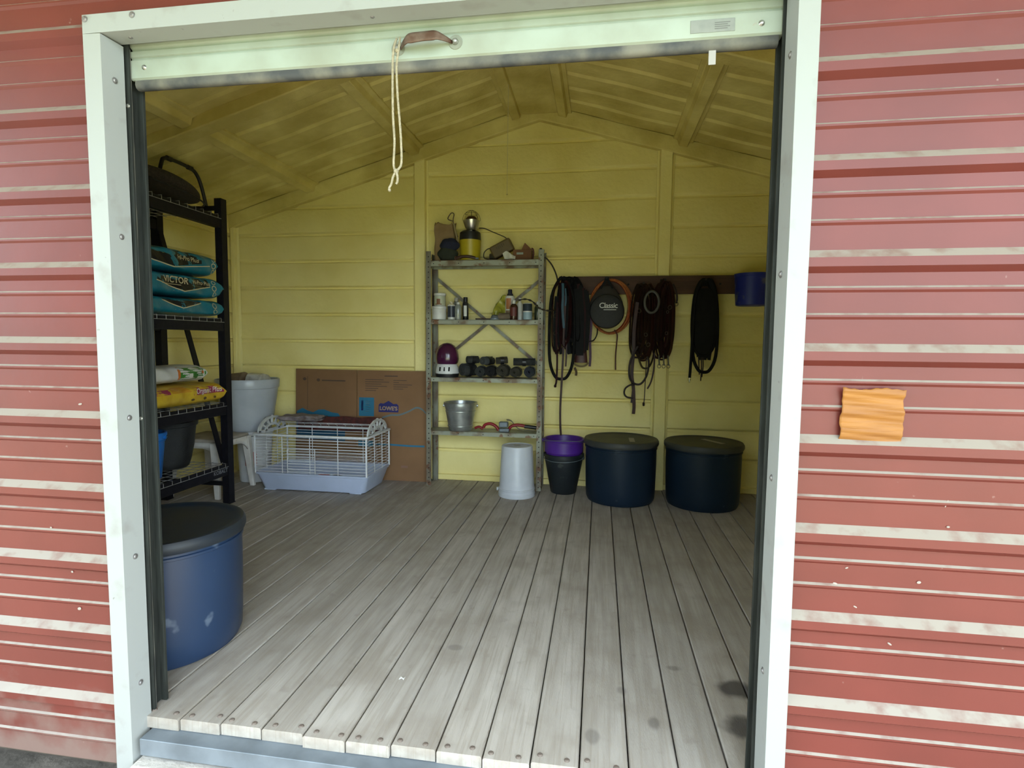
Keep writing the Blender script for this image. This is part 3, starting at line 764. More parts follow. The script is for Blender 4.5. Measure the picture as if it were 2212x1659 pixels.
t = thing('planter', 'large black plastic planter bowl on the lowest deck of the rack', 'planter', (-2.715, 2.005, .317))
MB().lathe([(0,0),(.125,0),(.135,.01),(.150,.06),(.17,.16),(.182,.27),(.186,.295),(.197,.30),(.199,.325),(.194,.33),(.178,.326),(.172,.29),(.16,.16),(.13,.02),(0,.02)], n=56).build('planter_bowl', PLB, t, 40, world=False)
DSOIL = mat('dry_soil', (.10,.075,.05), .95, (.05,.04,.03), 40, bump=.8, bscale=120)
MB().lathe([(0,.17),(.10,.165),(.160,.16)], n=40).build('soil', DSOIL, t, 40, world=False)
# ================================================================ stool, tub, cage, cardboard
WPL = mat('white_plastic', (.74,.72,.68), .45, (.60,.57,.52), 8, 6, spots=((.35,.28,.22), 18, .68, .5), spec=.4)
st = thing('plastic_stool', 'white plastic stool with splayed legs behind the storage rack', 'stool', (-2.77, 2.537, 0))
sx, sy = .20, .195
MB().box(-2.77-sx, -2.77+sx, 2.537-sy, 2.537+sy, .425, .455).build('seat', mat('dusty_stool_top', (.40,.36,.31), .8, (.30,.27,.22), 9), st, bevel=.015, seg=3)
for a, b_ in (((1,-1),(1,1)),((-1,-1),(-1,1)),((-1,-1),(1,-1)),((-1,1),(1,1))):
    # arched apron between two legs
    vs = []; n = 12
    for i in range(n+1):
        t = i/n; px = -2.77 + sx*.97*(a[0]+(b_[0]-a[0])*t); py_ = 2.537 + sy*.97*(a[1]+(b_[1]-a[1])*t)
        dz = .045 + .09*(abs(2*t-1))**4
        for oz in (.43, .43-dz): vs.append((px, py_, oz))
    m = MB().add(vs, [(2*i, 2*i+2, 2*i+3, 2*i+1) for i in range(n)])
    o = m.build('apron', WPL, st); q = o.modifiers.new('solid', 'SOLIDIFY'); q.thickness = .008; q.offset = 0
for a in (-1, 1):
    for b_ in (-1, 1):
        m = MB(); vs = []
        for z, w, sp in ((.43,.034,.96),(.25,.028,1.03),(0,.020,1.12)):
            cx, cy = -2.77+sx*sp*a - (.02 if a > 0 else -.02), 2.537+sy*sp*b_
            vs += [(cx-w,cy-w*.7,z),(cx+w,cy-w*.7,z),(cx+w,cy+w*.7,z),(cx-w,cy+w*.7,z)]
        m.add(vs, [(k*4+j, k*4+(j+1) % 4, k*4+4+(j+1) % 4, k*4+4+j) for k in range(2) for j in range(4)] + [(3,2,1,0),(8,9,10,11)])
        m.build('leg', WPL, st, bevel=.005)
TUB = mat('grey_plastic_tub', (.46,.49,.52), .3, (.40,.43,.46), 6, spec=.5)
t = thing('grey_tub', 'large pale grey plastic tub raised on the white pail in the corner', 'tub', (-2.705, 2.925, .445))
MB().lathe([(0,0),(.17,0),(.182,.012),(.205,.12),(.235,.30),(.245,.365),(.252,.37),(.255,.385),(.258,.435),(.253,.445),(.244,.443),(.238,.37),(.17,.016),(0,.014)], n=64).build('tub_body', TUB, t, 40, world=False)
BRN = mat('brown_paper', (.20,.14,.09), .8, (.12,.09,.06), 12, bump=.3)
CLR = mat('milky_plastic', (.50,.50,.47), .25, (.36,.35,.32), 14, 6, spec=.7, bump=.5)
o = place(sack(.17,.17,.22,91,flatten=2.2,wr=1.0), (-2.785, 2.925, .72), ry=-.1).build('paper_sack', BRN, smooth=60); tag(o, 'crumpled brown paper sack poking out of the grey tub', 'sack')
o = place(sack(.14,.17,.13,92,flatten=2.2,wr=1.0), (-2.605, 2.915, .81), ry=.05).build('plastic_wrap', CLR, smooth=60); tag(o, 'wad of clear plastic wrap in the grey tub', 'plastic')
# white bucket with a label and crumpled plastic behind the stool leg
FOAM = mat('white_foam', (.72,.73,.74), .6, (.6,.61,.62), 10)
pb = pail('white_pail', 'white plastic pail with a pink label under the grey tub', (-2.665, 2.945, 0), .125, .145, .443, FOAM, bail=(2.4,.15), bands=(.39,))
bo = [c for c in pb.children if c.name.startswith('pail_body')][0]
PINK = mat('pink_label', (.62,.30,.30), .6)
def wrap(nm, r, a0, a1, z0, z1, mt, parent, n=10, world=False):
    return MB().grid(lambda u, v: (r*math.cos(a0+(a1-a0)*u), r*math.sin(a0+(a1-a0)*u), z0+(z1-z0)*v), n, 3).build(nm, mt, parent, world=world)
wrap('label', .137, -1.6, -.9, .15, .27, PINK, bo)

# ---- small animal cage
TRAY = mat('lilac_grey_tray', (.50,.57,.74), .35, (.45,.52,.67), 5, spec=.5)
CW = mat('white_coated_wire', (.75,.77,.80), .35, (.66,.68,.70), 30, spec=.5)
cg = thing('animal_cage', 'white wire small animal cage with lilac-grey plastic tray on the floor', 'cage', (-1.97, 2.88, 0))
x0, x1, y0, y1 = -2.455, -1.475, 2.595, 3.10
def ring(x0, x1, y0, y1, z, r=.04, k=5):
    pts = []
    for cx, cy, a in ((x1-r,y1-r,0),(x0+r,y1-r,PI/2),(x0+r,y0+r,PI),(x1-r,y0+r,1.5*PI)):
        for i in range(k): t = a + PI/2*i/(k-1); pts.append((cx+r*math.cos(t), cy+r*math.sin(t), z))
    return pts
def lofts(rings, close_first=True, close_last=False):
    m = MB(); n = len(rings[0]); vs = [p for r in rings for p in r]
    fs_ = [(k*n+j, k*n+(j+1) % n, (k+1)*n+(j+1) % n, (k+1)*n+j) for k in range(len(rings)-1) for j in range(n)]
    if close_first: fs_.append(tuple(range(n-1,-1,-1)))
    if close_last: fs_.append(tuple(range((len(rings)-1)*n, len(rings)*n)))
    return m.add(vs, fs_)
i_ = .055
R_ = [ring(x0+i_,x1-i_,y0+i_,y1-i_,.010), ring(x0+i_-.004,x1-i_+.004,y0+i_-.004,y1-i_+.004,.018), ring(x0+.015,x1-.015,y0+.015,y1-.015,.135), ring(x0+.006,x1-.006,y0+.006,y1-.006,.140), ring(x0+.002,x1-.002,y0+.002,y1-.002,.155),
      ring(x0+.012,x1-.012,y0+.012,y1-.012,.157), ring(x0+.024,x1-.024,y0+.024,y1-.024,.135), ring(x0+i_+.006,x1-i_-.006,y0+i_+.006,y1-i_-.006,.022)]
tr = lofts(R_, True, True).build('tray', TRAY, cg, 40)
for fx in (x0+.11, x1-.13):
    for fy in (y0+.075, y1-.075): MB().box(fx-.05, fx+.05, fy-.02, fy+.02, 0, .014).build('tray_foot', TRAY, tr, bevel=.004)
zt = .455
def wires(p0, p1, nv, nh, heavy=.0034, light=.0024, verticals=True):
    m = MB(); p0, p1 = V(*p0), V(*p1)
    for k in range(nh):
        z = .165 + (zt-.165)*k/(nh-1); m.cyl((p0.x,p0.y,z),(p1.x,p1.y,z), light, n=5, caps=False)
    for k in range(nv):
        q = p0 + (p1-p0)*k/(nv-1); m.cyl((q.x,q.y,.150),(q.x,q.y,zt+.006), heavy, n=6)
    return m
a = .014
for nm, p0, p1, nv in (('front_panel',(x0+a,y0+a,0),(x1-a,y0+a,0),5),('back_panel',(x0+a,y1-a,0),(x1-a,y1-a,0),5),('side_panel',(x0+a,y0+a,0),(x0+a,y1-a,0),4),('side_panel',(x1-a,y0+a,0),(x1-a,y1-a,0),4)):
    wires(p0, p1, nv, 13).build(nm, CW, cg, 60)
for cx in (x0+a, x1-a):
    for cy in (y0+a, y1-a): MB().box(cx-.006, cx+.006, cy-.006, cy+.006, .15, zt+.01).build('corner_post', CW, cg, bevel=.002)
dm = MB()
for k in range(10):
    z = .175 + .02*k; dm.cyl((-2.155,y0+a-.006,z),(-1.92,y0+a-.006,z), .0023, n=5, caps=False)
for x in (-2.155,-1.92): dm.cyl((x,y0+a-.006,.16),(x,y0+a-.006,.36), .004, n=6)
dm.build('cage_door', CW, cg, 60)
fr = lofts([ring(x0,x1,y0,y1,zt,.03), ring(x0-.004,x1+.004,y0-.004,y1+.004,zt+.006,.03), ring(x0-.002,x1+.002,y0-.002,y1+.002,zt+.016,.03), ring(x0+.022,x1-.022,y0+.022,y1-.022,zt+.016,.03), ring(x0+.022,x1-.022,y0+.022,y1-.022,zt,.03)], False)
fr.build('top_rim', CW, cg, 40)
# arched plastic ends that carry the lid wires
for cx in (x0+.02, x1-.02):
    vs = []; n = 20; yc = (y0+y1)/2; hw = .20; hh = .115
    m = MB()
    def arch(r0, r1, n=20):
        pts = []
        for i in range(n+1):
            t = PI*i/n; pts.append(((yc - hw*r0*math.cos(t)), zt+.014+hh*r0*math.sin(t))); 
        inner = [((yc - hw*r1*math.cos(PI*i/n)), zt+.014+hh*r1*math.sin(PI*i/n)) for i in range(n+1)]
        v = [(cx+dx, p[0], p[1]) for dx in (-.007,.007) for ro in (pts, inner) for p in ro]; k = n+1
        f = []
        for i in range(n):
            f += [(i,i+1,k+i+1,k+i),(2*k+i,2*k+i+1,3*k+i+1,3*k+i),(i,i+1,2*k+i+1,2*k+i),(k+i,k+i+1,3*k+i+1,3*k+i)]
        return v, f
    m.add(*arch(1, .84)); m.add(*arch(.52, .40))
    for t in (PI*.18, PI*.36, PI*.5, PI*.64, PI*.82):
        m.cbox((cx, yc-hw*.68*math.cos(t), zt+.014+hh*.68*math.sin(t)), (.013,.016,.085), Matrix.Rotation(-(t-PI/2),3,'X') if False else Matrix.Rotation(math.atan2(math.cos(t)*hw, math.sin(t)*hh+.02),3,'X'))
    m.box(cx-.007, cx+.007, yc-hw, yc+hw, zt+.010, zt+.026)
    m.build('arch_end', mat('grey_white_plastic', (.60,.62,.62), .4, (.52,.54,.54), 12), cg, 40)
lm = MB()
for k in range(13):
    x = x0+.03+(x1-x0-.06)*k/12
    lm.tube([(x,(y0+y1)/2-.24*math.cos(t),zt+.018+.05*math.sin(t)) for t in [PI*i/10 for i in range(6,11)]], .0017, 4)
for t in (PI*.62, PI*.75, PI*.9): lm.cyl((x0+.03,(y0+y1)/2-.24*math.cos(t),zt+.018+.05*math.sin(t)),(x1-.03,(y0+y1)/2-.24*math.cos(t),zt+.018+.05*math.sin(t)), .0022, n=5)
lm.build('lid_wires', CW, cg, 60)
# things in and on the cage
REDP = mat('red_plastic', (.42,.02,.04), .4)
o = thing('red_scoop', 'small red and black plastic scoop lying in the cage tray', 'scoop', (-1.93, 2.80, .024))
MB().lathe([(0,0),(.05,0),(.058,.03),(.062,.075),(.056,.075),(.05,.008),(0,.008)], c=(-1.96,2.80,.026), n=24).build('scoop_cup', REDP, o)
MB().tube(smoothpath([(-1.90,2.80,.085),(-1.84,2.80,.10),(-1.75,2.80,.085),(-1.66,2.80,.055)],4), .014, 8).build('scoop_handle', mat('black_plastic', (.015,.015,.018), .4), o, 60)
o = place(sack(.34,.20,.055,97,flatten=2.2,wr=2.6), (-2.22, 2.96, .531), rz=.05).build('rag', mat('grey_mauve_rag', (.30,.27,.28), .85, (.16,.12,.12), 16, 6, bump=.4), smooth=60); tag(o, 'crumpled grey-mauve rag lying on top of the wire cage', 'rag')
o = MB().grid(lambda u, v: (-1.95+.80*(u-.5), 3.113+.006*(v-.5), .43+.125*v+.004*math.sin(u*20+v*3)), 26, 6).build('red_cloth', mat('dark_red_mesh_cloth', (.10,.02,.015), .8, (.05,.015,.012), 30, bump=.5)); q = o.modifiers.new('s','SOLIDIFY'); q.thickness=.006; tag(o, 'dark red cloth strip draped along the far edge of the cage', 'cloth')

# ---- flattened cardboard box leaning on the back wall
CB = mat('cardboard', (.235,.125,.055), .8, (.20,.105,.045), 3, 6, bump=.05, bscale=60)
cb = thing('cardboard_box', 'flattened brown cardboard moving box with blue print leaning on the back wall', 'box', (-1.8, 3.17, 0))
def lean(x, z, off=0): return 3.165 + .045*z + (.055*max(0, (-1.815-x))/.62 if x < -1.815 else 0) + off - .03
def cbpanel(nm, xa, xb):
    m = MB(); nx, nz = 8, 6
    for off in (0, .012):
        pass
    vs = [(xa+(xb-xa)*i/nx, lean(xa+(xb-xa)*i/nx, .965*j/nz, off), .965*j/nz) for off in (0,.012) for i in range(nx+1) for j in range(nz+1)]
    k = nz+1; K = (nx+1)*k
    f = [(o_+i*k+j, o_+(i+1)*k+j, o_+(i+1)*k+j+1, o_+i*k+j+1) for o_ in (0, K) for i in range(nx) for j in range(nz)]
    ed = [i*k for i in range(nx+1)] + [nx*k+j for j in range(1,nz+1)] + [i*k+nz for i in range(nx-1,-1,-1)] + [j for j in range(nz-1,0,-1)]
    f += [(ed[i], ed[(i+1) % len(ed)], K+ed[(i+1) % len(ed)], K+ed[i]) for i in range(len(ed))]
    return m.add(vs, f).build(nm, CB, cb, 20)
pl = cbpanel('box_panel', -2.43, -1.818); pr2 = cbpanel('box_panel', -1.812, -1.165)
NAVY = mat('navy_print', (.014,.016,.14), .6); CYAN = mat('cyan_print', (.02,.16,.27), .7); BPR = mat('brown_ink', (.10,.06,.04), .8); GBL = mat('grey_blue_print', (.13,.17,.18), .8)
def cbd(nm, tgt, sh, mt, dx=0, dz=0): return decal(nm, tgt, shift(sh, dx, dz), (0,2.9,0), (1,0,0), (0,0,1), mt, tgt, depth=.6, lift=.0012)
cbd('logo_print', pr2, poly((-1.612,.60),(-1.430,.60),(-1.430,.660),(-1.445,.675),(-1.475,.672),(-1.521,.700),(-1.567,.675),(-1.597,.678),(-1.612,.663)), NAVY)
lt = decal('lettering', pr2, shift(text_mesh("LOWE'S", .047, .0018), -1.521, .632), (0,2.9,0), (1,0,0), (0,0,1), mat('tan_letter_print', (.36,.25,.16), .7), pr2, depth=.6, lift=.0024)
cbd('panel_print', pr2, rect(-1.795,-1.655,.56,.725,6,6), CYAN)
cbd('panel_mark', pr2, rect(-1.775,-1.755,.61,.70), NAVY); 
for k in range(6): cbd('panel_mark', pr2, rect(-1.735,-1.70 + .006*(k % 3),.60+k*.018,.606+k*.018), GBL)
for k in range(6):
    cbd('text_line', pr2, rect(-1.738, -1.738+(.17,.22,.15,.20,.12,.10)[k], .880-k*.019, .886-k*.019, 4), BPR)
    if k < 5: cbd('text_line', pr2, rect(-1.478, -1.478+(.12,.05,.17,.13,.09)[k], .878-k*.019, .884-k*.019, 4), BPR)
cbd('text_line', pr2, rect(-1.56, -1.44, .912, .922, 4), BPR)
cbd('blot_print', pr2, rect(-1.40,-1.34,.115,.135), mat('faint_print', (.24,.13,.09), .8))
# grey wavy outline
def band(pts, t):
    P = smoothpath([(a,0,b_) for a,b_ in pts], 6); vs = []
    for p in P: vs += [(p.x,p.z+t/2),(p.x,p.z-t/2)]
    return vs, [(2*i,2*i+2,2*i+3,2*i+1) for i in range(len(P)-1)]
cbd('wave_print', pr2, band([(-1.58,.55),(-1.50,.575),(-1.42,.58),(-1.34,.61),(-1.27,.645),(-1.22,.635),(-1.18,.60)], .016), GBL)
cbd('wave_print', pr2, band([(-1.64,.315),(-1.5,.315),(-1.35,.31),(-1.19,.31)], .016), CYAN)
cbd('wave_print', pr2, band([(-1.18,.60),(-1.178,.5),(-1.18,.31)], .012), GBL)
cbd('print_block', pr2, rect(-1.80,-1.66,.29,.34,4,4), CYAN)
W_ = [(-2.42,.58),(-2.36,.61),(-2.30,.585),(-2.25,.575),(-2.20,.60),(-2.14,.605),(-2.06,.58),(-2.0,.575),(-1.98,.55)]
vs = []
for a_, z_ in W_: vs += [(a_, z_), (a_, .52)]
cbd('hill_print', pl, (vs, [(2*i,2*i+2,2*i+3,2*i+1) for i in range(len(W_)-1)]), CYAN)
cbd('hill_print', pl, rect(-2.42,-1.93,.33,.50,8,4), mat('deep_blue_print', (.012,.085,.17), .7))
for k, (a_, z_, r_) in enumerate(((-2.34,.875,.018),(-2.20,.868,.018))): cbd('blot_print', pl, ([(a_+r_*math.cos(2*PI*i/10), z_+r_*.8*math.sin(2*PI*i/10)) for i in range(10)], [tuple(range(10))]), BPR)
cbd('text_line', pl, rect(-2.165,-1.93,.860,.872,6), BPR)
cbd('crease', pl, rect(-2.312,-2.308,.60,.90,2,6), BPR)
# ================================================================ grey metal shelving against the back wall
SHG = mat('grey_green_shelf_paint', (.31,.32,.25), .5, (.17,.12,.075), 7, 7, (.38,.52), metal=.25, bump=.08, spots=((.16,.06,.02), 11, .62, .85))
SHP = mat('worn_post_paint', (.25,.255,.20), .5, (.12,.08,.05), 9, 7, (.38,.6), metal=.3, spots=((.13,.05,.02), 14, .60, .8), stretch=(1,1,.4))
RUSTY = mat('rusted_shelf_top', (.15,.075,.035), .75, (.09,.04,.02), 8, 7, bump=.2)
HOLE = mat('dark_hole', (.01,.01,.01), .9)
sh = thing('shelving_unit', 'rusty grey metal shelving unit with perforated posts against the back wall', 'shelf', (-.645, 3.13, 0))
PX0, PX1, PY0, PY1 = -1.132, -.155, 3.02, 3.228
hm = MB()
for k in range(46): hm.cyl((0,.0004,.03+k*.042),(0,-.0010,.03+k*.042), .0052, n=6)
hmesh = hm.mesh('hole_row', HOLE)
for x, s in ((PX0, 1), (PX1, -1)):
    for y, t in ((PY0, 1), (PY1, -1)):
        w = .042; th = .0035
        p = MB().sweep([(x,y),(x+s*w,y),(x+s*w,y+t*th),(x+s*th,y+t*th),(x+s*th,y+t*w),(x,y+t*w)], 0, 1.965, 'xyz').build('post', SHP, sh)
        if t > 0:
            h = link('hole_row', hmesh, p, world=False); h.location = (x+s*.022, y, 0); h['kind'] = 'stuff'
SZ = (1.890, 1.405, .925, .475)
for k, z in enumerate(SZ):
    m = MB(); a, b_, c, d = PX0+.004, PX1-.004, PY0+.004, PY1-.004
    m.box(a, b_, c, d, z-.004, z)
    lip = .048 if k == 0 else .036
    bdy = m.build('shelf_board', RUSTY if k == 0 else SHG, sh)
    for (q0,q1,r0,r1) in ((a,b_,c,c+.003),(a,b_,d-.003,d),(a,a+.003,c,d),(b_-.003,b_,c,d)):
        MB().box(q0,q1,r0,r1, z-lip, z-.002).build('shelf_lip', SHG, bdy)
    MB().box(a+.003,b_-.003,c+.003,c+.018, z-lip, z-lip+.003).build('lip_return', RUSTY, bdy)
    for q in range(5):
        xx = a + .06 + (b_-a-.12)*q/4; o = MB().cyl((xx,c-.0012,z-lip*.55),(xx,c+.002,z-lip*.55), .0042, n=8).build('bolt_hole', HOLE, bdy)
for (a, b_) in (((-1.10,1.765),(-.19,1.02)),((-.19,1.755),(-1.10,1.02))):
    MB().tube([(a[0],3.226,a[1]),(b_[0],3.226,b_[1])], 0, 4, flat=(.004,.026,(0,1,0))).build('cross_brace', SHP, sh)

PB = mat('black_plastic_cap', (.012,.012,.014), .4); PWh = mat('white_jar_plastic', (.70,.70,.66), .4, (.58,.58,.54), 12)
def bottle(name, label, cat, loc, prof, mt, cap=None, capm=None, lab=None, n=24, group=None):
    """prof lathe profile; cap profile; lab (r, z0, z1, material, a0, a1)"""
    t = thing(name, label, cat, loc, group=group)
    b_ = MB().lathe(prof, n=n).build(cat.split()[-1] + '_body', mt, t, 40, world=False)
    if cap: MB().lathe(cap, n=n).build('cap', capm or PB, t, 40, world=False)
    if lab:
        for q, l in enumerate(lab if isinstance(lab, list) else [lab]):
            wrap('label_band', l[0]+.0008, l[4] if len(l) > 4 else -PI, l[5] if len(l) > 5 else 0, l[1], l[2], l[3], b_, 14)
    return t
def cylp(r, h, rim=.002): return [(0,0),(r-.003,0),(r,.003),(r,h-.004),(r-rim,h),(0,h)]
G2 = 'containers on the second shelf'
z2 = 1.4065
bottle('white_jar', 'plain white plastic jar at the post end of the second shelf', 'jar', (-1.040, 3.095, z2), cylp(.060,.088)+[], PWh, [(0,.112),(.058,.112),(.062,.108),(.062,.090),(.060,.088),(0,.088)], PWh, group=G2)
HORSE = mat('brown_picture', (.20,.09,.04), .6); PALEG = mat('pale_green_label', (.48,.50,.36), .5)
bottle('salve_jar', 'jar with white lid and brown animal picture, stacked on the white jar', 'jar', (-1.035, 3.10, z2+.1125), cylp(.047,.088), mat('grey_jar', (.50,.50,.44), .4), [(0,.108),(.047,.108),(.050,.105),(.050,.089),(0,.088)], PWh, [(.047,.01,.080,PALEG),(.0478,.015,.060,HORSE,-1.9,-1.25),(.0478,.012,.02,HORSE,-2.2,-1.0)], group=G2)
bottle('dark_label_can', 'can with black label, cream cap and white foot band', 'can', (-.932, 3.085, z2), cylp(.032,.122), PWh, [(0,.150),(.012,.150),(.014,.146),(.014,.132),(.028,.128),(.030,.122),(0,.122)], mat('cream_cap', (.62,.55,.36), .5), (.032,.02,.112,mat('black_label', (.03,.035,.05), .4)), group=G2)
GLS = mat('smoky_clear_plastic', (.34,.36,.33), .12, (.22,.24,.22), 12, spec=.8)
bottle('clear_bottle', 'short clear bottle with white cap beside the black-label can', 'bottle', (-.872, 3.075, z2), [(0,0),(.026,0),(.028,.004),(.028,.10),(.024,.118),(.012,.126),(0,.126)], GLS, [(0,.144),(.013,.144),(.013,.126),(0,.126)], PWh, group=G2)
bottle('tall_clear_bottle', 'tall clear bottle with grey cap behind the short clear bottle', 'bottle', (-.905, 3.150, z2), [(0,0),(.028,0),(.030,.004),(.030,.12),(.022,.145),(.012,.155),(0,.155)], GLS, [(0,.188),(.015,.188),(.017,.184),(.017,.156),(0,.155)], mat('grey_cap', (.40,.38,.32), .5), group=G2)
bottle('black_cap_bottle', 'slim bottle with white label and black cap by the brace', 'bottle', (-.818, 3.115, z2), [(0,0),(.023,0),(.025,.004),(.025,.13),(.018,.148),(0,.152)], mat('black_bottle', (.02,.02,.022), .3), [(0,.188),(.017,.188),(.018,.184),(.018,.150),(0,.150)], PB, (.025,.03,.118,PWh,-2.0,-.9), group=G2)
YBG = mat('yellow_green_plastic', (.42,.40,.05), .35, (.28,.27,.03), 14, spec=.6)
o = MB().grid(lambda u, v: (-.575+.10*u-.02*v+.012*math.sin(v*9+u*5), 3.165+.018*math.sin(u*11+v*4), z2+.008+(.06+.15*u*(1.05-.15*math.sin(u*14)))*v), 20, 20).build('yellow_packet', YBG); q = o.modifiers.new('s','SOLIDIFY'); q.thickness = .012; tag(o, 'crumpled yellow-green plastic packet on the second shelf', 'packet')
ORL = mat('orange_label', (.45,.17,.06), .5)
bottle('spray_can', 'tall white can with orange label and dark cap on the second shelf', 'can', (-.447, 3.155, z2), [(0,0),(.038,0),(.040,.004),(.040,.185),(.034,.20),(.018,.206),(0,.206)], PWh, [(0,.255),(.014,.255),(.018,.250),(.018,.222),(.024,.218),(.026,.206),(0,.206)], mat('navy_cap', (.02,.022,.05), .4), [(.040,.09,.180,ORL,-2.3,-1.2),(.040,.01,.08,mat('tan_label', (.35,.22,.13), .5),-2.4,-1.0)], group=G2)
DBR = mat('dark_brown_glass', (.05,.02,.012), .2, spec=.7)
bottle('brown_bottle', 'brown bottle with white cap and red label in front of the spray can', 'bottle', (-.402, 3.075, z2), [(0,0),(.032,0),(.034,.004),(.034,.105),(.026,.122),(.014,.13),(0,.13)], DBR, [(0,.158),(.015,.158),(.016,.154),(.016,.131),(0,.13)], PWh, (.034,.03,.10,mat('dark_red_label', (.13,.03,.025), .5),-2.4,-.7), group=G2)
bottle('white_pump_bottle', 'small white bottle behind the brown bottle', 'bottle', (-.365, 3.16, z2), [(0,0),(.028,0),(.028,.13),(.012,.15),(0,.15)], PWh, [(0,.185),(.011,.185),(.012,.15),(0,.15)], PWh, group=G2)
SKY = mat('pale_blue_label', (.32,.44,.52), .5)
bottle('blue_label_can', 'can with dark top and pale blue label near the shelf post', 'can', (-.288, 3.07, z2), cylp(.038,.128), mat('dark_can', (.03,.045,.06), .35), [(0,.134),(.034,.134),(.036,.129),(0,.128)], PWh, [(.038,.002,.062,SKY),(.038,.062,.070,WPR)], group=G2)
bottle('dark_flask', 'small dark green flask between post and blue-label can', 'flask', (-.212, 3.115, z2), [(0,0),(.022,0),(.024,.004),(.024,.10),(.012,.125),(0,.125)], mat('dark_green_glass', (.04,.05,.03), .2), [(0,.15),(.012,.15),(.012,.125),(0,.125)], PWh, group=G2)
bottle('silver_tin', 'low silver tin lying in front of the yellow packet', 'tin', (-.555, 3.065, z2), [(0,0),(.040,0),(.042,.003),(.042,.012),(.036,.016),(.032,.03),(.02,.04),(0,.042)], GALV, group=G2)
o = place(sack(.10,.09,.055,201,flatten=2,wr=1.4), (-.475, 3.06, z2)).build('wadded_rag', mat('brown_grey_rag', (.17,.13,.09), .9, bump=.5), smooth=60); tag(o, 'small wadded brown-grey rag among the cans', 'rag')
o = MB().cyl((-.72,3.06,z2+.006),(-.60,3.075,z2+.006), .006, n=10).build('pencil_stub', mat('dark_stick', (.08,.05,.03), .7)); tag(o, 'short dark stick lying on the second shelf', 'stick')

# ---- top shelf
z1 = 1.8915
PAPER = mat('brown_kraft_paper', (.30,.20,.10), .85, (.22,.14,.065), 7, 6, bump=.4, bscale=26)
def kraft(u, v):
    a = 2*PI*v; c, s = math.cos(a), math.sin(a)
    c = math.copysign(abs(c)**.35, c); s = math.copysign(abs(s)**.35, s)
    top = max(0, u-.8)/.2
    w = .085*(1+.10*top*math.sin(a*5+1)); d = .045*(1+.12*top*math.sin(a*4))
    return (-1.005 + w*c + .004*math.sin(u*12+a*2), 3.155 + d*s + .003*math.sin(u*9+a*3), z1 + .315*u + .014*top*math.sin(a*6+.5))
o = MB().grid(kraft, 22, 44, wv=True)
o.f.append(tuple(range(44)))
o = o.build('paper_bag', PAPER, smooth=50); q = o.modifiers.new('s','SOLIDIFY'); q.thickness = .002; tag(o, 'open brown kraft paper bag standing on the top shelf', 'bag')
NAVYC = mat('navy_cloth', (.012,.016,.045), .9, (.008,.010,.025), 14, bump=.4); DGC = mat('dark_green_cloth', (.022,.028,.018), .9, (.012,.015,.010), 10, bump=.4)
t = thing('cloth_bundle', 'dark green and navy cloth bundle in front of the paper bag', 'bundle', (-.955, 3.06, z1))
def bund(cx, cy, cz, rx, ry, rz, sd):
    def f(u, v):
        a = 2*PI*v; b_ = PI*(u-.5); r = 1 + .07*math.sin(a*3+sd) + .05*math.sin(b_*5+a*2+sd)
        return (cx+rx*r*math.cos(b_)*math.cos(a), cy+ry*r*math.cos(b_)*math.sin(a), max(cz+rz*r*math.sin(b_), z1))
    return MB().grid(f, 22, 32, wv=True)
bund(-.965, 3.066, z1+.055, .085, .042, .065, 1).build('green_cloth', DGC, t, 60)
bund(-.945, 3.066, z1+.125, .082, .040, .055, 2).build('navy_cloth', NAVYC, t, 60)
YB = mat('yellow_pail_plastic', (.50,.40,.02), .4, (.42,.33,.015), 8, spec=.5)
t = thing('yellow_pail', 'yellow plastic pail with black collar on the top shelf', 'pail', (-.785, 3.138, z1))
MB().lathe([(0,0),(.080,0),(.084,.004),(.089,.16),(.092,.172),(0,.172)], n=36).build('pail_body', YB, t, 40, world=False)
MB().lathe([(0,.172),(.089,.172),(.090,.18),(.086,.235),(.068,.25),(0,.25)], n=36).build('black_collar', PB, t, 40, world=False)
ALU = mat('spun_aluminium', (.58,.57,.54), .3, (.45,.44,.42), 20, metal=.9)
t = thing('heat_lamp', 'clamp heat lamp with metal reflector and wire guard resting on the yellow pail', 'lamp', (-.775, 3.138, z1+.2505))
MB().lathe([(0,0),(.030,0),(.034,.004),(.052,.03),(.066,.07),(.070,.086),(.067,.086),(.050,.032),(.028,.008),(0,.008)], n=36).build('reflector', ALU, t, 40, world=False)
MB().lathe([(0,.02),(.02,.03),(.034,.06),(.048,.085),(.048,.10),(.034,.118),(0,.126)], n=28).build('bulb', mat('dark_red_glass', (.05,.006,.006), .12, spec=.7), t, 60, world=False)
gm = MB()
for k in range(4):
    a = PI*k/4 + .2
    gm.tube([(.075*math.cos(q)*math.cos(a), .075*math.cos(q)*math.sin(a), .085+.085*math.sin(q)) for q in [PI*i/14 for i in range(15)]], .0013, 5)
gm.tube([(.055*math.cos(q), .055*math.sin(q), .142) for q in [2*PI*i/20 for i in range(20)]], .0012, 5, closed=True)
gm.build('wire_guard', mat('dark_wire', (.06,.055,.05), .5, metal=.6), t, 60, world=False)
CORD = mat('dark_cord', (.03,.022,.015), .6)
MB().tube(smoothpath([(.07,-.02,.02),(.12,-.04,.012),(.18,-.05,-.015),(.25,-.055,-.045),(.30,-.05,-.07),(.33,-.045,-.11)], 6), .0042, 8).build('cord', CORD, t, 60, world=False)
t = thing('wire_hook', 'rusty wire handle with a closed triangular loop behind the pail', 'hook', (-.94, 3.10, z1+.19))
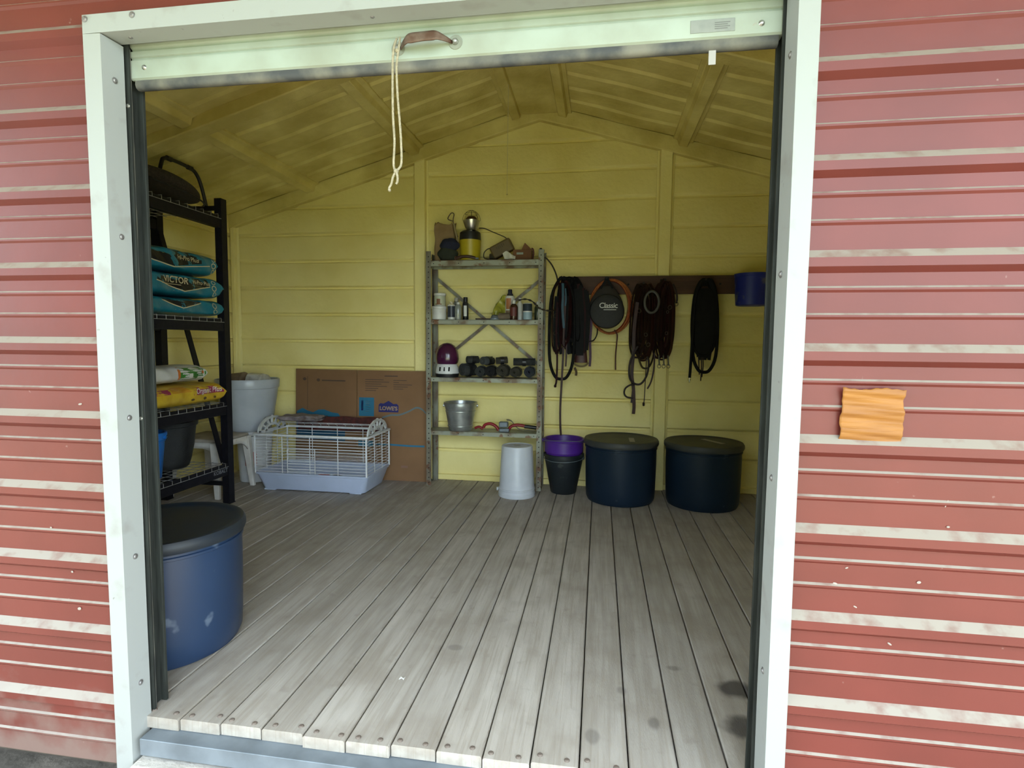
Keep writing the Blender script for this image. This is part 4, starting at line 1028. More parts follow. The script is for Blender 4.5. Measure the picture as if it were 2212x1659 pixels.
MB().tube(smoothpath([(-.885,3.112,z1+.20),(-.918,3.112,z1+.29),(-.925,3.112,z1+.345),(-.918,3.112,z1+.385),(-.928,3.112,z1+.398),(-.945,3.112,z1+.394),(-.968,3.112,z1+.362),(-.966,3.112,z1+.346),(-.940,3.112,z1+.335),(-.922,3.112,z1+.33)], 6), .0042, 7).build('wire_loop', mat('rusty_wire', (.10,.06,.04), .7), t, 60)
MB().tube([(-.88,3.10,z1+.155),(-.905,3.108,z1+.25),(-.918,3.112,z1+.31)], .008, 8).build('grip', mat('tan_grip', (.28,.22,.12), .7), t, 60)
t = thing('hand_tool', 'flat brown leather sheath with pale tag lying in front of the yellow pail', 'sheath', (-.79, 3.045, z1))
MB().grid(lambda u, v: (-.885+.17*u, 3.031+(.011*(.4+math.sin(PI*min(1,u*1.1))**.6))*math.cos(2*PI*v), z1+.015+.022*math.sin(PI*u)*(.6)+.012*math.sin(2*PI*v)), 20, 14, wv=True).build('sheath', mat('dark_brown_leather', (.055,.022,.015), .5, (.035,.015,.01), 12), t, 60)
MB().box(-.855, -.805, 3.026, 3.028, z1+.022, z1+.032).build('tag', WPR, t)
MB().cyl((-.72,3.035,z1+.012),(-.69,3.035,z1+.010), .008, n=10).build('metal_tip', GALV, t)
MB().cyl((-.886,3.034,z1+.018),(-.876,3.044,z1+.018), .015, n=16).build('ring_end', mat('tan_leather', (.18,.11,.06), .7), t)
t = thing('fence_charger', 'olive-brown electric fence charger tilted on the top shelf with its cord', 'charger', (-.51, 3.11, z1))
M_ = Matrix.Rotation(-math.radians(27), 3, 'Y')
OLV = mat('olive_brown_case', (.12,.082,.03), .5, (.09,.06,.022), 8)
cb_ = MB().cbox((-.510, 3.115, z1+.098), (.185, .08, .105), M_).build('case', OLV, t, bevel=.014, seg=3)
for q in range(5): MB().cbox((V(-.510,3.115,z1+.098) + M_ @ V(-.035+q*.016,-.0405,.018)), (.008,.002,.022 + .006*(q % 2)), M_).build('embossed_mark', mat('case_mark', (.07,.05,.02), .6), cb_)
MB().lathe([(0,-.03),(.026,-.03),(.030,-.024),(.030,.024),(.026,.03),(0,.03)], c=(-.583,3.115,z1+.032), n=20, M=Matrix.Rotation(PI/2,3,'Y')).build('end_cap', CORD, t, 40)
MB().tube(smoothpath([(-.590,3.09,z1+.10),(-.625,3.08,z1+.092),(-.652,3.07,z1+.06),(-.650,3.06,z1+.02),(-.615,3.05,z1+.006),(-.58,3.05,z1+.005)], 6), .0045, 8).build('cord', CORD, t, 60)
o = MB().grid(lambda u, v: (-.478+.085*u-.02*v*(1-u), 3.045+.012*math.sin(u*7)+.02*v, z1+.003+.062*v*(.75+.35*math.sin(u*5))), 10, 10).build('crumpled_paper', mat('white_crumpled_paper', (.68,.68,.62), .7, bump=.4, bscale=30), smooth=0); q = o.modifiers.new('s','SOLIDIFY'); q.thickness=.006; tag(o, 'crumpled white paper leaning on the fence charger', 'paper')
t = thing('torn_carton', 'torn orange-brown carton with raised flap on the top shelf', 'carton', (-.345, 3.12, z1))
OBR = mat('orange_brown_card', (.17,.075,.03), .8, (.12,.05,.02), 9)
MB().box(-.415,-.262,3.085,3.165,z1,z1+.085).build('carton_body', OBR, t, bevel=.003)
MB().add([(-.345,3.085,z1+.085),(-.262,3.085,z1+.085),(-.318,3.088,z1+.140),(-.345,3.092,z1+.085),(-.262,3.092,z1+.085),(-.318,3.094,z1+.140)], [(0,1,2),(5,4,3),(0,2,5,3),(1,4,5,2)]).build('torn_flap', OBR, t)
MB().box(-.385,-.33,3.083,3.085,z1+.045,z1+.062).build('pale_label', mat('grey_teal_label', (.28,.33,.30), .6), t)
MB().tube(smoothpath([(-.255,3.09,z1+.005),(-.245,3.085,z1+.05),(-.250,3.08,z1+.085),(-.262,3.08,z1+.09)], 5), .007, 8).build('handle_strap', mat('dark_red_strap', (.09,.02,.015), .6), t, 60)
bottle('black_dropper', 'small black bottle standing at the shelf corner by the post', 'bottle', (-.186, 3.075, z1), [(0,0),(.016,0),(.018,.003),(.018,.05),(.011,.06),(0,.06)], PB, [(0,.092),(.008,.092),(.012,.085),(.012,.06),(0,.06)], PB)
t = thing('power_cable', 'dark brown cable drooping from the shelving post to the hanging halters', 'cable', (-.10, 3.06, 1.75))
MB().tube(smoothpath([(-.150,3.03,1.905),(-.125,3.04,1.885),(-.09,3.07,1.84),(-.06,3.12,1.77),(-.045,3.15,1.69),(-.043,3.165,1.64)], 7), .0062, 8).build('cable_run', CORD, t, 60)
t = thing('braided_cord', 'dark braided cord running from the second shelf to the halters', 'cord', (-.15, 3.04, 1.45))
pts = smoothpath([(-.36,3.06,1.565),(-.30,3.04,1.572),(-.24,3.02,1.55),(-.19,3.005,1.50),(-.14,3.005,1.482),(-.09,3.03,1.478),(-.06,3.08,1.49)], 8)
MB().tube(pts, [.006 + .0025*math.sin(i*1.1) for i in range(len(pts))], 8).build('braid', CORD, t, 60)

# ---- third shelf: helmet and dark rolls
z3 = .9265
t = thing('riding_helmet', 'purple riding helmet with white vented front on the third shelf', 'helmet', (-.972, 3.10, z3))
PUR = mat('dark_purple_shell', (.07,.008,.045), .22, (.05,.006,.035), 6, spec=.6, coat=.3)
WHS = mat('white_shell', (.68,.69,.68), .35)
MB().lathe([(.088,.0),(.092,.012),(.094,.03),(0,.03)], n=36).xf(Matrix.Diagonal((1.08,.92,1,1))).build('liner', PB, t, 40, world=False)
MB().lathe([(.098,.028),(.101,.040),(.094,.075),(.082,.108),(0,.108)], n=40).xf(Matrix.Diagonal((1.0,.9,1,1))).build('vented_shell', WHS, t, 40, world=False)
MB().lathe([(.070,.098),(.093,.118),(.101,.150),(.099,.19),(.088,.23),(.066,.262),(.035,.281),(0,.288)], n=40).xf(Matrix.Diagonal((.98,.88,1,1))).build('purple_shell', PUR, t, 60, world=False)
for k in range(5): MB().tube([(.0 + (k-2)*.012*math.cos(q*.9), -.089*math.cos(q), .148+.128*math.sin(q)) for q in [PI*.04+PI*.42*i/8 for i in range(9)]], .0022, 6).build('shell_ridge', PUR, t, 60, world=False)
for dx in (-.040,-.002,.038): MB().cbox((dx,-.0835+.25*dx*dx*4,.068), (.014,.006,.036), Matrix.Rotation(-.28,3,'X')).build('vent_slot', HOLE, t, bevel=.003, world=False)
CHAR = mat('charcoal_fleece', (.020,.023,.024), .95, (.035,.036,.034), 22, 5, bump=.6, bscale=80); MOSS = mat('dirty_olive_wrap', (.055,.050,.035), .95, (.030,.028,.020), 18, 5, bump=.6, bscale=80)
def roll(lab, p0, p1, r, mt, turns=3):
    t = thing('leg_wrap', lab, 'wrap', (p0[0], p0[1], z3), group='rolled leg wraps on the third shelf')
    p0, p1 = V(*p0), V(*p1); d = (p1-p0).normalized(); a = V(0,0,1); a = (a-d*a.dot(d)).normalized(); b_ = d.cross(a)
    m = MB(); n = 22*turns; vs = []
    # spiral sheet
    for i in range(n+1):
        q = 2*PI*i/22; rr = r*(.30+.70*i/n)*(1+.04*math.sin(q*3))
        for p in (p0, p1): vs.append(p + (a*math.cos(q)+b_*math.sin(q))*rr)
    m.add(vs, [(2*i,2*i+1,2*i+3,2*i+2) for i in range(n)])
    o = m.build('rolled_sheet', mt, t, 60); q = o.modifiers.new('s','SOLIDIFY'); q.thickness = r*.2; q.offset = -1
    MB().tube([p0.lerp(p1,.5)+ (a*math.cos(2*PI*i/24)+b_*math.sin(2*PI*i/24))*r*1.02 for i in range(24)], 0, 4, closed=True, flat=(.003,.03,a)).build('tie_strap', PB, t, 60)
    return t
roll('charcoal leg wrap roll right beside the helmet, lying crosswise', (-.835,3.06,z3+0.061), (-.745,3.15,z3+0.061), .055, CHAR)
roll('charcoal leg wrap roll pointing forward, second from the helmet', (-.675,3.035,z3+0.051), (-.675,3.19,z3+0.051), .046, CHAR)
roll('grey leg wrap roll lying on top of the others', (-.665,3.09,z3+0.138), (-.600,3.20,z3+0.138), .036, mat('grey_fleece', (.06,.065,.065), .95, bump=.5, bscale=80))
roll('black leg wrap roll in the middle of the row', (-.592,3.04,z3+0.055), (-.580,3.19,z3+0.055), .048, mat('black_fleece', (.008,.008,.009), .95, bump=.5, bscale=80))
roll('dirty olive leg wrap roll with frayed open end facing out', (-.487,3.028,z3+0.060), (-.478,3.18,z3+0.060), .053, MOSS)
roll('olive leg wrap roll lying slanted beside the frayed one', (-.385,3.03,z3+0.050), (-.375,3.185,z3+0.050), .044, MOSS)
roll('dark grey leg wrap roll next to the shelf post', (-.262,3.03,z3+0.053), (-.268,3.185,z3+0.053), .047, mat('dark_grey_fleece', (.030,.034,.038), .95, (.015,.02,.045), 14, bump=.5, bscale=80))
roll('long charcoal leg wrap roll lying across the pair near the post', (-.405,3.10,z3+0.133), (-.225,3.12,z3+0.133), .032, CHAR)
roll('small grey-green leg wrap roll tucked on top beside the helmet', (-.80,3.10,z3+.145), (-.715,3.16,z3+.145), .032, CHAR)
roll('small olive leg wrap roll perched above the frayed one', (-.545,3.07,z3+.140), (-.455,3.10,z3+.148), .030, MOSS)
# ---- fourth shelf: galvanized bucket, ratchet strap
z4 = .4765
GB = mat('galvanized_bucket', (.45,.47,.46), .35, (.30,.32,.32), 12, 5, metal=.75, bump=.1)
pail('steel_bucket', 'small galvanized steel bucket on the lowest shelf', (-.855, 3.10, z4), .098, .136, .238, GB, lip=.006, bands=(.04,.165), bail=(.15,.138))
RD = mat('red_grip_plastic', (.28,.012,.02), .4, (.22,.01,.015), 10)
t = thing('ratchet_strap', 'red and black ratchet strap with steel buckle on the lowest shelf', 'strap', (-.46, 3.09, z4))
MB().cbox((-.470,3.07,z4+.016),(.085,.06,.03)).build('ratchet_base', GALV, t, bevel=.006)
MB().cbox((-.478,3.07,z4+.062),(.075,.055,.046)).build('ratchet_drum', GALV, t, bevel=.008)
MB().tube(smoothpath([(-.52,3.07,z4+.012),(-.545,3.07,z4+.045),(-.59,3.07,z4+.065),(-.635,3.07,z4+.055),(-.65,3.07,z4+.03)],5), 0, 8, flat=(.034,.026,(0,1,0))).build('red_grip', RD, t, 60)
MB().tube(smoothpath([(-.655,3.08,z4+.016),(-.69,3.08,z4+.034),(-.725,3.08,z4+.022)],5), 0, 8, flat=(.034,.022,(0,1,0))).build('red_grip', RD, t, 60)
MB().tube(smoothpath([(-.435,3.07,z4+.02),(-.41,3.07,z4+.05),(-.36,3.075,z4+.060),(-.30,3.08,z4+.052)],5), 0, 8, flat=(.036,.026,(0,1,0))).build('red_grip', RD, t, 60)
MB().tube([(-.305,3.08,z4+.050),(-.25,3.085,z4+.045),(-.205,3.085,z4+.040)], 0, 8, flat=(.04,.032,(0,1,0))).build('black_grip', PB, t, 60)
MB().tube(smoothpath([(-.46,3.11,z4+.095),(-.42,3.12,z4+.085),(-.36,3.13,z4+.02),(-.27,3.13,z4+.012),(-.22,3.13,z4+.012)],5), 0, 4, flat=(.05,.004,(0,1,0))).build('webbing', PB, t, 60)

# ---- buckets and lidded drums on the floor
WB = mat('white_pail_plastic', (.62,.65,.70), .35, (.55,.58,.63), 7, spec=.5)
t = thing('upturned_bucket', 'white plastic bucket standing upside down below the shelving', 'bucket', (-.335, 2.882, 0))
MB().lathe([(.128,.0),(.146,0),(.148,.004),(.148,.026),(.144,.030),(.144,.052),(.148,.056),(.147,.064),(.141,.068),(.124,.395),(.120,.403),(.108,.405),(.104,.400),(0,.400)], n=56).build('bucket_body', WB, t, 40, world=False)
MB().lathe([(0,.4012),(.03,.4012),(.032,.400)], n=24).build('base_disc', mat('grey_base', (.42,.42,.42), .6), t, world=False)
MB().cyl((-.150,-.03,.052),(-.158,-.034,.052), .014, n=12).build('bail_ear', WB, t, world=False)
BB = mat('black_feed_plastic', (.010,.014,.018), .45, (.016,.021,.024), 9, spots=((.09,.10,.09), 9, .62, .4), spec=.4)
pail('black_bucket', 'black rubber feed bucket holding a purple bucket', (.028, 3.045, 0), .104, .158, .325, BB, bail=(2.9,.16))
t = thing('purple_bucket', 'purple plastic bucket nested in the black feed bucket', 'bucket', (.028, 3.045, .09))
PP = mat('purple_plastic', (.085,.02,.27), .4, (.07,.016,.22), 8, spec=.5)
MB().lathe([(0,0),(.09,0),(.094,.004),(.146,.23),(.150,.245),(.158,.25),(.158,.335),(.166,.338),(.168,.352),(.162,.358),(.152,.354),(.088,.012),(0,.010)], n=52).build('bucket_body', PP, t, 40, world=False)
MB().tube([(.170*math.cos(a),.170*math.sin(a)*1.0,.330-.03*math.sin(a)) for a in [-PI*.02-PI*.96*i/20 for i in range(21)]], .0028, 6).build('bail_handle', GALV, t, 60, world=False)
for a in (0, PI): MB().cyl((.155*math.cos(a),0,.335),(.178*math.cos(a),0,.335), .012, n=12).build('bail_ear', PP, t, world=False)

NAVD = mat('navy_tub_plastic', (.008,.020,.040), .45, (.006,.016,.032), 3, 6, spots=((.06,.08,.11), 8, .66, .4), spec=.25, bump=.03)
LIDM = mat('dusty_drum_lid', (.055,.055,.045), .55, (.028,.032,.036), 5, 7, spec=.4, bump=.05)
def drum(lab, loc, r, h, lidm, rot=0, tagsize=None, bodym=NAVD):
    t = thing('feed_drum', lab, 'drum', loc, rot, group='lidded feed drums')
    MB().lathe([(0,0),(r-.035,0),(r-.02,.004),(r-.008,.03),(r-.004,.10),(r,h*.6),(r,h-.03),(0,h-.03)], n=72).build('drum_body', bodym, t, 40, world=False)
    lid = MB().lathe([(r+.001,h-.048),(r+.012,h-.047),(r+.017,h-.035),(r+.016,h-.016),(r+.008,h-.003),(r-.012,h),(r-.022,h-.006),(r-.05,h-.010),(0,h-.008)], n=72).build('lid', lidm, t, 40, world=False)
    MB().lathe([(r,h-.074),(r+.006,h-.071),(r+.006,h-.062),(r,h-.059)], n=72).build('drum_rib', bodym, t, 40, world=False)
    if tagsize: MB().box(*tagsize, h-.0085, h-.0068).build('paper_label', mat('faded_label', (.34,.32,.27), .7), lid, world=False)
    return t
drum('navy feed drum with dusty lid beside the purple bucket', (.480, 2.925, 0), .272, .487, LIDM, 0, (.06,.10,-.14,.04))
drum('navy feed drum with dusty lid nearest the white jamb at the back wall', (1.098, 2.905, 0), .275, .487, LIDM, .55, (.06,.10,-.12,.10))
NAVD2 = mat('navy_blue_tub_plastic', (.015,.034,.080), .36, (.012,.028,.066), 3, 6, spots=((.16,.20,.26), 9, .66, .45), spec=.5, bump=.03)
LIDN = mat('scuffed_navy_lid', (.010,.018,.034), .45, (.022,.025,.028), 4, 7, spec=.3, bump=.05)
drum('large navy feed drum with scuffed lid just inside the doorway', (-1.418, .478, 0), .282, .492, LIDN, 0, (-.02,.06,-.24,-.16), NAVD2)
# ================================================================ tack hanging on the back wall
BRD = mat('dark_brown_board', (.075,.032,.018), .7, (.05,.022,.012), 5, 6, stretch=(.5,4,4), bump=.15)
t = thing('tack_rail', 'dark brown board with pegs fixed along the back wall', 'rail', (.80, 3.215, 1.695))
bd = MB().box(-.03, 1.62, 3.196, 3.226, 1.622, 1.768).build('board', BRD, t, bevel=.003)
PEGS = ((-.005,1.735),(.345,1.735),(.635,1.69),(.80,1.715),(1.11,1.715),(1.45,1.75))
for x, z in PEGS: MB().cyl((x,3.20,z),(x,3.10,z+.012), .009, .008, n=10).build('peg', mat('iron_peg', (.03,.028,.026), .6, metal=.5), t)
for x in (.12, .52, 1.235): MB().cyl((x,3.194,1.70),(x,3.197,1.70), .009, n=10).build('bolt_head', HOLE, t)

LEA = mat('dark_brown_leather_strap', (.018,.006,.004), .5, (.010,.004,.003), 16, 5, spec=.3); LEB = mat('reddish_leather_strap', (.040,.010,.006), .5, (.024,.007,.004), 14, 5, spec=.3)
MAR = mat('maroon_nylon', (.026,.004,.005), .7, (.014,.003,.004), 20, spec=.2); BLN = mat('black_nylon', (.005,.005,.006), .7, (.008,.008,.008), 20, spec=.15); TEN = mat('teal_nylon', (.006,.06,.10), .55, (.004,.04,.07), 20); PUN = mat('purple_nylon', (.06,.015,.055), .6)
def loop_path(x, zt, zb, w, y, lean=0, top=.35):
    """closed hanging loop over a peg at (x, zt)"""
    k = [(0,0),(.5*top,.01),(.85,.18),(1,.5),(.92,.82),(.5,.97),(0,1),(-.5,.97),(-.92,.82),(-1,.5),(-.85,.18),(-.5*top,.01)]
    return smoothpath([(x + lean*v + u*w/2, y + .012*math.sin(v*5+u), zt + (zb-zt)*v) for u, v in k], 4, closed=True)
def strap_loop(parent, x, zt, zb, w, y, wd, mt, lean=0, top=.35, nm='strap'):
    return MB().tube(loop_path(x, zt, zb, w, y, lean, top), 0, 6, closed=True, flat=(wd,.0045,(0,.15,1))).build(nm, mt, parent, 60)
def strap_run(parent, pts, wd, mt, nm='strap', th=.004, k=6):
    return MB().tube(smoothpath(pts, k), 0, 6, flat=(wd,th,(1,0,0))).build(nm, mt, parent, 60)
BKL = mat('tarnished_buckle', (.16,.15,.13), .35, metal=.7)
def buckle(parent, x, y, z, s=.02, rot=0):
    R = Matrix.Rotation(rot, 3, 'Y')
    return MB().tube([V(x,y,z)+R @ V(s*math.cos(a), 0, s*1.2*math.sin(a)) for a in [2*PI*i/14 for i in range(14)]], .0024, 6, closed=True).build('buckle', BKL, parent, 60)
rnd = random.Random(5)
# bundle by the shelving
G3 = 'halters hanging by the shelving'
t = thing('cinch_loop', 'thick black rope loop hanging lowest beside the shelving', 'rope', (-.005, 3.12, .94))
MB().tube(loop_path(-.008, 1.745, .925, .205, 3.105, 0, .5), .0125, 10, closed=True).build('rope_loop', BLN, t, 60)
t = thing('black_halter', 'black nylon halter bunched on the peg beside the shelving', 'halter', (.06, 3.15, 1.12), group=G3)
for k in range(16):
    strap_loop(t, .055+rnd.uniform(-.04,.06), 1.748-rnd.uniform(0,.03), 1.14+rnd.uniform(0,.16), rnd.uniform(.06,.15), 3.135+rnd.uniform(-.02,.035), rnd.uniform(.028,.044), BLN, rnd.uniform(-.01,.03), .6)
for x in (-.055,-.02,.045): strap_run(t, [(x,3.11,1.60),(x-.01,3.10,1.4),(x-.006,3.105,1.22),(x+.012,3.10,1.13)], .036, BLN)
for k in range(4): strap_run(t, [(.10+.012*k,3.115,1.66),(.115+.012*k,3.105,1.45),(.118+.014*k,3.105,1.25),(.12+.012*k,3.11,1.12)], .030, BLN)
for k in range(6): strap_run(t, [(.12+.014*k,3.118-.002*k,1.70-.012*k),(.135+.014*k,3.112,1.48),(.140+.012*k,3.112,1.28),(.135+.012*k,3.118,1.14+.012*(k % 3))], .030, BLN if k % 3 else MAR)
buckle(t, -.06, 3.08, 1.44, .014); buckle(t, -.058, 3.08, 1.30, .014)
t = thing('maroon_halter', 'maroon nylon halter hanging in front of the black one', 'halter', (.0, 3.10, 1.12), group=G3)
for k in range(5): strap_loop(t, -.015+rnd.uniform(-.035,.045), 1.72-rnd.uniform(0,.04), 1.15+rnd.uniform(-.02,.1), rnd.uniform(.04,.09), 3.078+rnd.uniform(-.012,.012), .022, MAR, rnd.uniform(-.02,.01), .5)
strap_run(t, [(-.045,3.075,1.55),(-.05,3.07,1.3),(-.040,3.07,1.1),(-.043,3.075,.92),(-.052,3.07,.875)], .018, MAR, 'lead')
MB().lathe([(0,-.012),(.010,-.008),(.011,.006),(0,.012)], c=(-.053,3.07,.868), n=10).build('lead_knot', MAR, t, 60)
t = thing('teal_halter', 'narrow teal strap halter among the dark halters', 'halter', (.01, 3.06, 1.40), group=G3)
strap_run(t, [(-.004,3.062,1.70),(.0,3.052,1.60),(-.002,3.050,1.50),(.006,3.055,1.40),(.012,3.06,1.34)], .022, TEN)
strap_run(t, [(.018,3.066,1.66),(.024,3.060,1.58),(.020,3.058,1.52)], .014, TEN)
t = thing('lead_strap', 'long brown leather lead strap reaching down to the purple bucket', 'strap', (.0, 3.09, .46))
strap_run(t, [(.018,3.07,1.60),(.012,3.062,1.30),(.008,3.06,1.10),(.000,3.062,.90),(-.008,3.065,.70),(-.006,3.07,.55),(.000,3.075,.462)], .020, LEB, 'strap', .004, 8)
strap_run(t, [(.030,3.072,1.24),(.034,3.066,1.12),(.030,3.07,1.03)], .016, LEB, 'keeper')
t = thing('leather_pad', 'dark red leather pad with tan rolled edge beside the black rope loop', 'pad', (.165, 3.15, 1.05))
MB().grid(lambda u, v: (.150+.055*math.cos(2*PI*v)*(.55+.45*u), 3.150+.018*math.sin(2*PI*v), 1.30-.24*u), 16, 20, wv=True).build('pad', mat('oxblood_leather', (.055,.010,.008), .5), t, 60)
MB().tube([(.150+.056*math.cos(a), 3.146, 1.062+.032*math.sin(a)) for a in [-PI*i/12 for i in range(13)]], .008, 8).build('rolled_edge', mat('tan_fleece', (.20,.15,.07), .9), t, 60)
o = strap_run(t, [(.10,3.12,1.02),(.115,3.115,.985),(.112,3.12,.955)], .022, mat('frayed_rope', (.09,.06,.035), .9), 'frayed_end', .014)
t = thing('purple_lead', 'faded purple lead rope hanging beside the round rope bag', 'lead', (.235, 3.15, 1.02))
strap_run(t, [(.225,3.165,1.45),(.228,3.16,1.36),(.222,3.155,1.24),(.226,3.155,1.12),(.222,3.155,1.03)], .022, PUN, 'lead', .008)
MB().tube(smoothpath([(.215,3.15,1.235),(.25,3.15,1.245),(.275,3.15,1.29),(.278,3.15,1.35),(.262,3.155,1.40)], 6), .005, 8).build('cord_tail', BLN, t, 60)
# lariat and rope bag
t = thing('lariat', 'coiled red and orange lariat rope hanging behind the round black bag', 'rope', (.375, 3.17, 1.30))
RDR = mat('red_rope', (.26,.018,.010), .6, (.18,.014,.008), 60, spec=.2); ORR = mat('orange_rope', (.34,.11,.03), .6, (.24,.07,.02), 60, spec=.2)
for k in range(11):
    cx = .375+rnd.uniform(-.012,.014); cz = 1.515+rnd.uniform(-.015,.012); rx = .158+rnd.uniform(-.014,.016); rz_ = .212+rnd.uniform(-.010,.008)
    MB().tube([(cx+rx*math.cos(a), 3.180-.003*k+.004*math.sin(a*2+k), cz+rz_*math.sin(a)) for a in [2*PI*i/48 for i in range(48)]], .0058, 7, closed=True).build('rope_coil', RDR if k < 7 else ORR, t, 60)
MB().tube(smoothpath([(.415,3.15,1.33),(.438,3.145,1.29),(.436,3.147,1.22),(.430,3.15,1.12),(.432,3.15,1.005)], 7), .0058, 7).build('rope_tail', mat('brown_red_rope', (.075,.02,.012), .7), t, 60)
t = thing('rope_bag', 'round black rope bag lettered Classic hanging from the board', 'bag', (.345, 3.13, 1.33))
dsk = MB().lathe([(0,-.030),(.110,-.030),(.132,-.022),(.139,0),(.132,.022),(.110,.030),(0,.033)], n=56, M=Matrix.Rotation(PI/2,3,'X'), c=(.352,3.118,1.478)).build('bag_disc', mat('black_cordura', (.007,.007,.008), .65, (.011,.011,.012), 60), t, 40)
decal('lettering', dsk, shift(text_mesh('Classic', .060, .0006, .05, .9), .362, 1.522), (0,2.9,0), (1,0,0), (0,0,1), mat('silver_lettering', (.62,.62,.60), .5), dsk, depth=.5, lift=.0015)
decal('underline', dsk, rect(.325,.425,1.487,1.492,4), (0,2.9,0), (1,0,0), (0,0,1), bpy.data.materials['silver_lettering'], dsk, depth=.5, lift=.0015)
MB().grid(lambda u, v: (.345+(.138-.075*v*v)*(u*2-1), 3.14+.012*math.cos(u*6), 1.50+.185*v-.03*v*(2*u-1)**2), 14, 10).build('bag_flap', mat('dusty_black_cloth', (.022,.018,.015), .8), t).modifiers.new('s','SOLIDIFY').thickness = .012
strap_run(t, [(.30,3.128,1.66),(.335,3.12,1.72),(.345,3.115,1.748),(.358,3.12,1.72),(.39,3.128,1.66)], .026, BLN, 'hanging_strap')
# bridles
G4 = 'bridles hanging on the board'
def bridle(lab, x, zt, zb, w, n, y, mts, seed):
    t = thing('bridle', lab, 'bridle', (x, y, zb), group=G4); r = random.Random(seed)
    for k in range(n):
        strap_loop(t, x+r.uniform(-w,w)*.4, zt-r.uniform(0,.05), zb+r.uniform(0,.22), r.uniform(.5,1.0)*w*1.4, y+r.uniform(-.02,.02), r.uniform(.018,.034), r.choice(mts), r.uniform(-.03,.02), r.uniform(.3,.8))
    for k in range(3): buckle(t, x+r.uniform(-w,w)*.6, y-.035, r.uniform(zb+.15,zt-.12), r.uniform(.009,.014), r.uniform(-.6,.6))
    return t
t = bridle('dark brown leather bridle with long reins, nearest the rope bag', .645, 1.70, 1.02, .105, 15, 3.125, [LEA, LEA, LEB], 3)
MB().tube([(.70+.055*math.cos(a), 3.085, 1.55+.085*math.sin(a)) for a in [2*PI*i/30 for i in range(30)]], 0, 6, closed=True, flat=(.008,.020,(0,1,0))).build('noseband', mat('grey_worn_strap', (.05,.045,.036), .5), t, 60)
strap_run(t, [(.590,3.09,1.55),(.570,3.085,1.35),(.568,3.085,1.15),(.560,3.085,.98),(.575,3.085,.86),(.583,3.085,.72),(.580,3.088,.655)], .030, LEB, 'rein')
strap_run(t, [(.575,3.095,.90),(.568,3.09,.80),(.562,3.09,.745)], .018, LEA, 'rein_end')
MB().tube(smoothpath([(.60,3.08,1.20),(.545,3.075,1.08),(.540,3.075,.96),(.575,3.08,.905),(.63,3.08,.90),(.675,3.085,.965),(.69,3.09,1.06),(.68,3.09,1.12)], 7), 0, 6, flat=(.005,.016,(0,1,0))).build('cheek_loop', LEA, t, 60)
MB().tube(smoothpath([(.585,3.075,.895),(.545,3.07,.888),(.51,3.07,.86),(.503,3.07,.82),(.525,3.07,.792),(.575,3.075,.785)], 7), 0, 6, flat=(.005,.014,(0,1,0))).build('throat_loop', LEA, t, 60)
strap_run(t, [(.672,3.10,1.10),(.668,3.095,.95),(.664,3.095,.80),(.660,3.095,.745)], .008, LEA, 'lace')
MB().lathe([(0,-.018),(.008,-.014),(.009,.010),(0,.016)], c=(.659,3.095,.737), n=10).build('lace_knot', LEA, t, 60)
strap_run(t, [(.735,3.095,1.15),(.730,3.09,1.02),(.712,3.09,.92),(.685,3.095,.86)], .014, LEB, 'strap_tail')
t = bridle('reddish leather bridle with steel bits, on the peg nearer the wall post', .800, 1.725, 1.08, .085, 17, 3.135, [LEA, LEB, MAR], 8)
for k, x in enumerate((.765,.80,.835)):
    MB().cyl((x,3.075,1.13),(x+.006,3.07,1.05), .006, n=8).build('bit_shank', BKL, t)
    buckle(t, x+.004, 3.07, 1.045, .013)
strap_run(t, [(.86,3.09,1.69),(.885,3.085,1.63),(.893,3.085,1.58),(.888,3.085,1.54)], .016, LEA, 'crown_strap'); buckle(t, .888, 3.08, 1.535, .013)
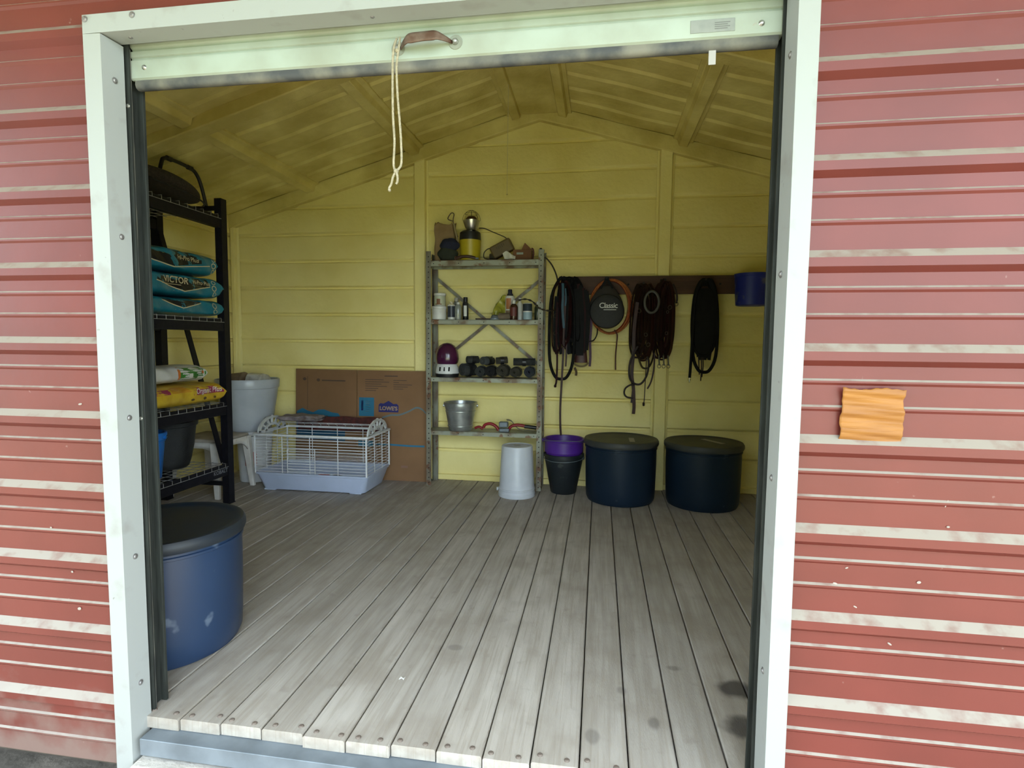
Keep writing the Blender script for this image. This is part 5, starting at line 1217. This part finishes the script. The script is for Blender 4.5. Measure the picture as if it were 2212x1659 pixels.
# black bundle with snap
t = thing('black_cinch', 'black coiled lead rope with steel snap hanging between bridles and blue bucket', 'rope', (1.115, 3.13, .93))
for k in range(6): MB().tube(loop_path(1.115+rnd.uniform(-.006,.008), 1.722-.006*k, (1.0 if k == 0 else 1.10+.03*k), .185-.008*k, 3.125+.008*k, 0, .85), .013, 9, closed=True).build('rope_coil', BLN, t, 60)
for k in range(9): strap_run(t, [(1.050+.016*k,3.14,1.66),(1.052+.016*k,3.115,1.45),(1.058+.014*k,3.115,1.25),(1.075+.010*k,3.12,1.12-.012*(k % 3))], .030, BLN)
MB().tube(smoothpath([(1.035,3.11,1.50),(1.022,3.105,1.35),(1.018,3.10,1.15),(1.010,3.10,.955)], 6), .011, 9).build('rope_end', BLN, t, 60)
MB().lathe([(0,-.025),(.006,-.022),(.006,-.006),(.011,-.004),(.011,.004),(.006,.006),(.007,.018),(0,.02)], c=(1.009,3.10,.940), n=12).build('snap', mat('bright_snap', (.75,.75,.72), .2, metal=.9), t, 40)
for k, (dx, zb) in enumerate(((-.02,.98),(.0,.93),(.012,.96))): strap_run(t, [(1.095+dx,3.12,1.14),(1.10+dx,3.115,1.05),(1.098+dx*.6,3.118,zb)], .010, LEA, 'tassel')
# blue bucket hung on the rail
t = thing('wall_bucket', 'royal blue flat-backed bucket hung on the board near the white jamb', 'bucket', (1.452, 3.09, 1.518))
RB = mat('royal_blue_plastic', (.008,.020,.27), .42, (.006,.015,.20), 6, spots=((.16,.17,.12), 7, .63, .55), spec=.5)
def bk(r, z, fl): return [(1.452 + r*math.cos(a), min(3.075 + r*.92*math.sin(a), fl), z) for a in [2*PI*i/44 for i in range(44)]]
lofts([bk(.112,1.518,3.165), bk(.122,1.523,3.168), bk(.128,1.60,3.172), bk(.134,1.735,3.176), bk(.138,1.738,3.18), bk(.139,1.760,3.18), bk(.130,1.762,3.176), bk(.122,1.60,3.165), bk(.110,1.53,3.16)], True, True).build('bucket_body', RB, t, 40)
MB().box(1.40, 1.50, 3.178, 3.196, 1.70, 1.775).build('hanger', PB, t, bevel=.003)
# thin pull string hanging from the ridge, with a bead
t = thing('light_string', 'thin pale string hanging from the ceiling ridge with a tiny bead', 'string', (-.40, 2.6, 2.30))
MB().tube([(-.385,2.62,3.07),(-.388,2.62,2.7),(-.390,2.62,2.30)], .0018, 5).build('thread', mat('pale_thread', (.62,.56,.34), .7), t, 60)
MB().lathe([(0,-.006),(.005,-.003),(.005,.003),(0,.006)], c=(-.390,2.62,2.296), n=10).build('bead', mat('brass_bead', (.55,.45,.2), .4), t, 60)
# scrap of white paper on the boards
o = MB().grid(lambda u, v: (-.395+.018*u, .375+.02*v, .0012+.006*math.sin(PI*u)*math.sin(PI*v+u*2)), 6, 6).build('paper_scrap', mat('scrap_paper', (.85,.84,.80), .7), smooth=0); q = o.modifiers.new('s','SOLIDIFY'); q.thickness=.001; tag(o, 'tiny white paper scrap lying on the floor planks', 'scrap')
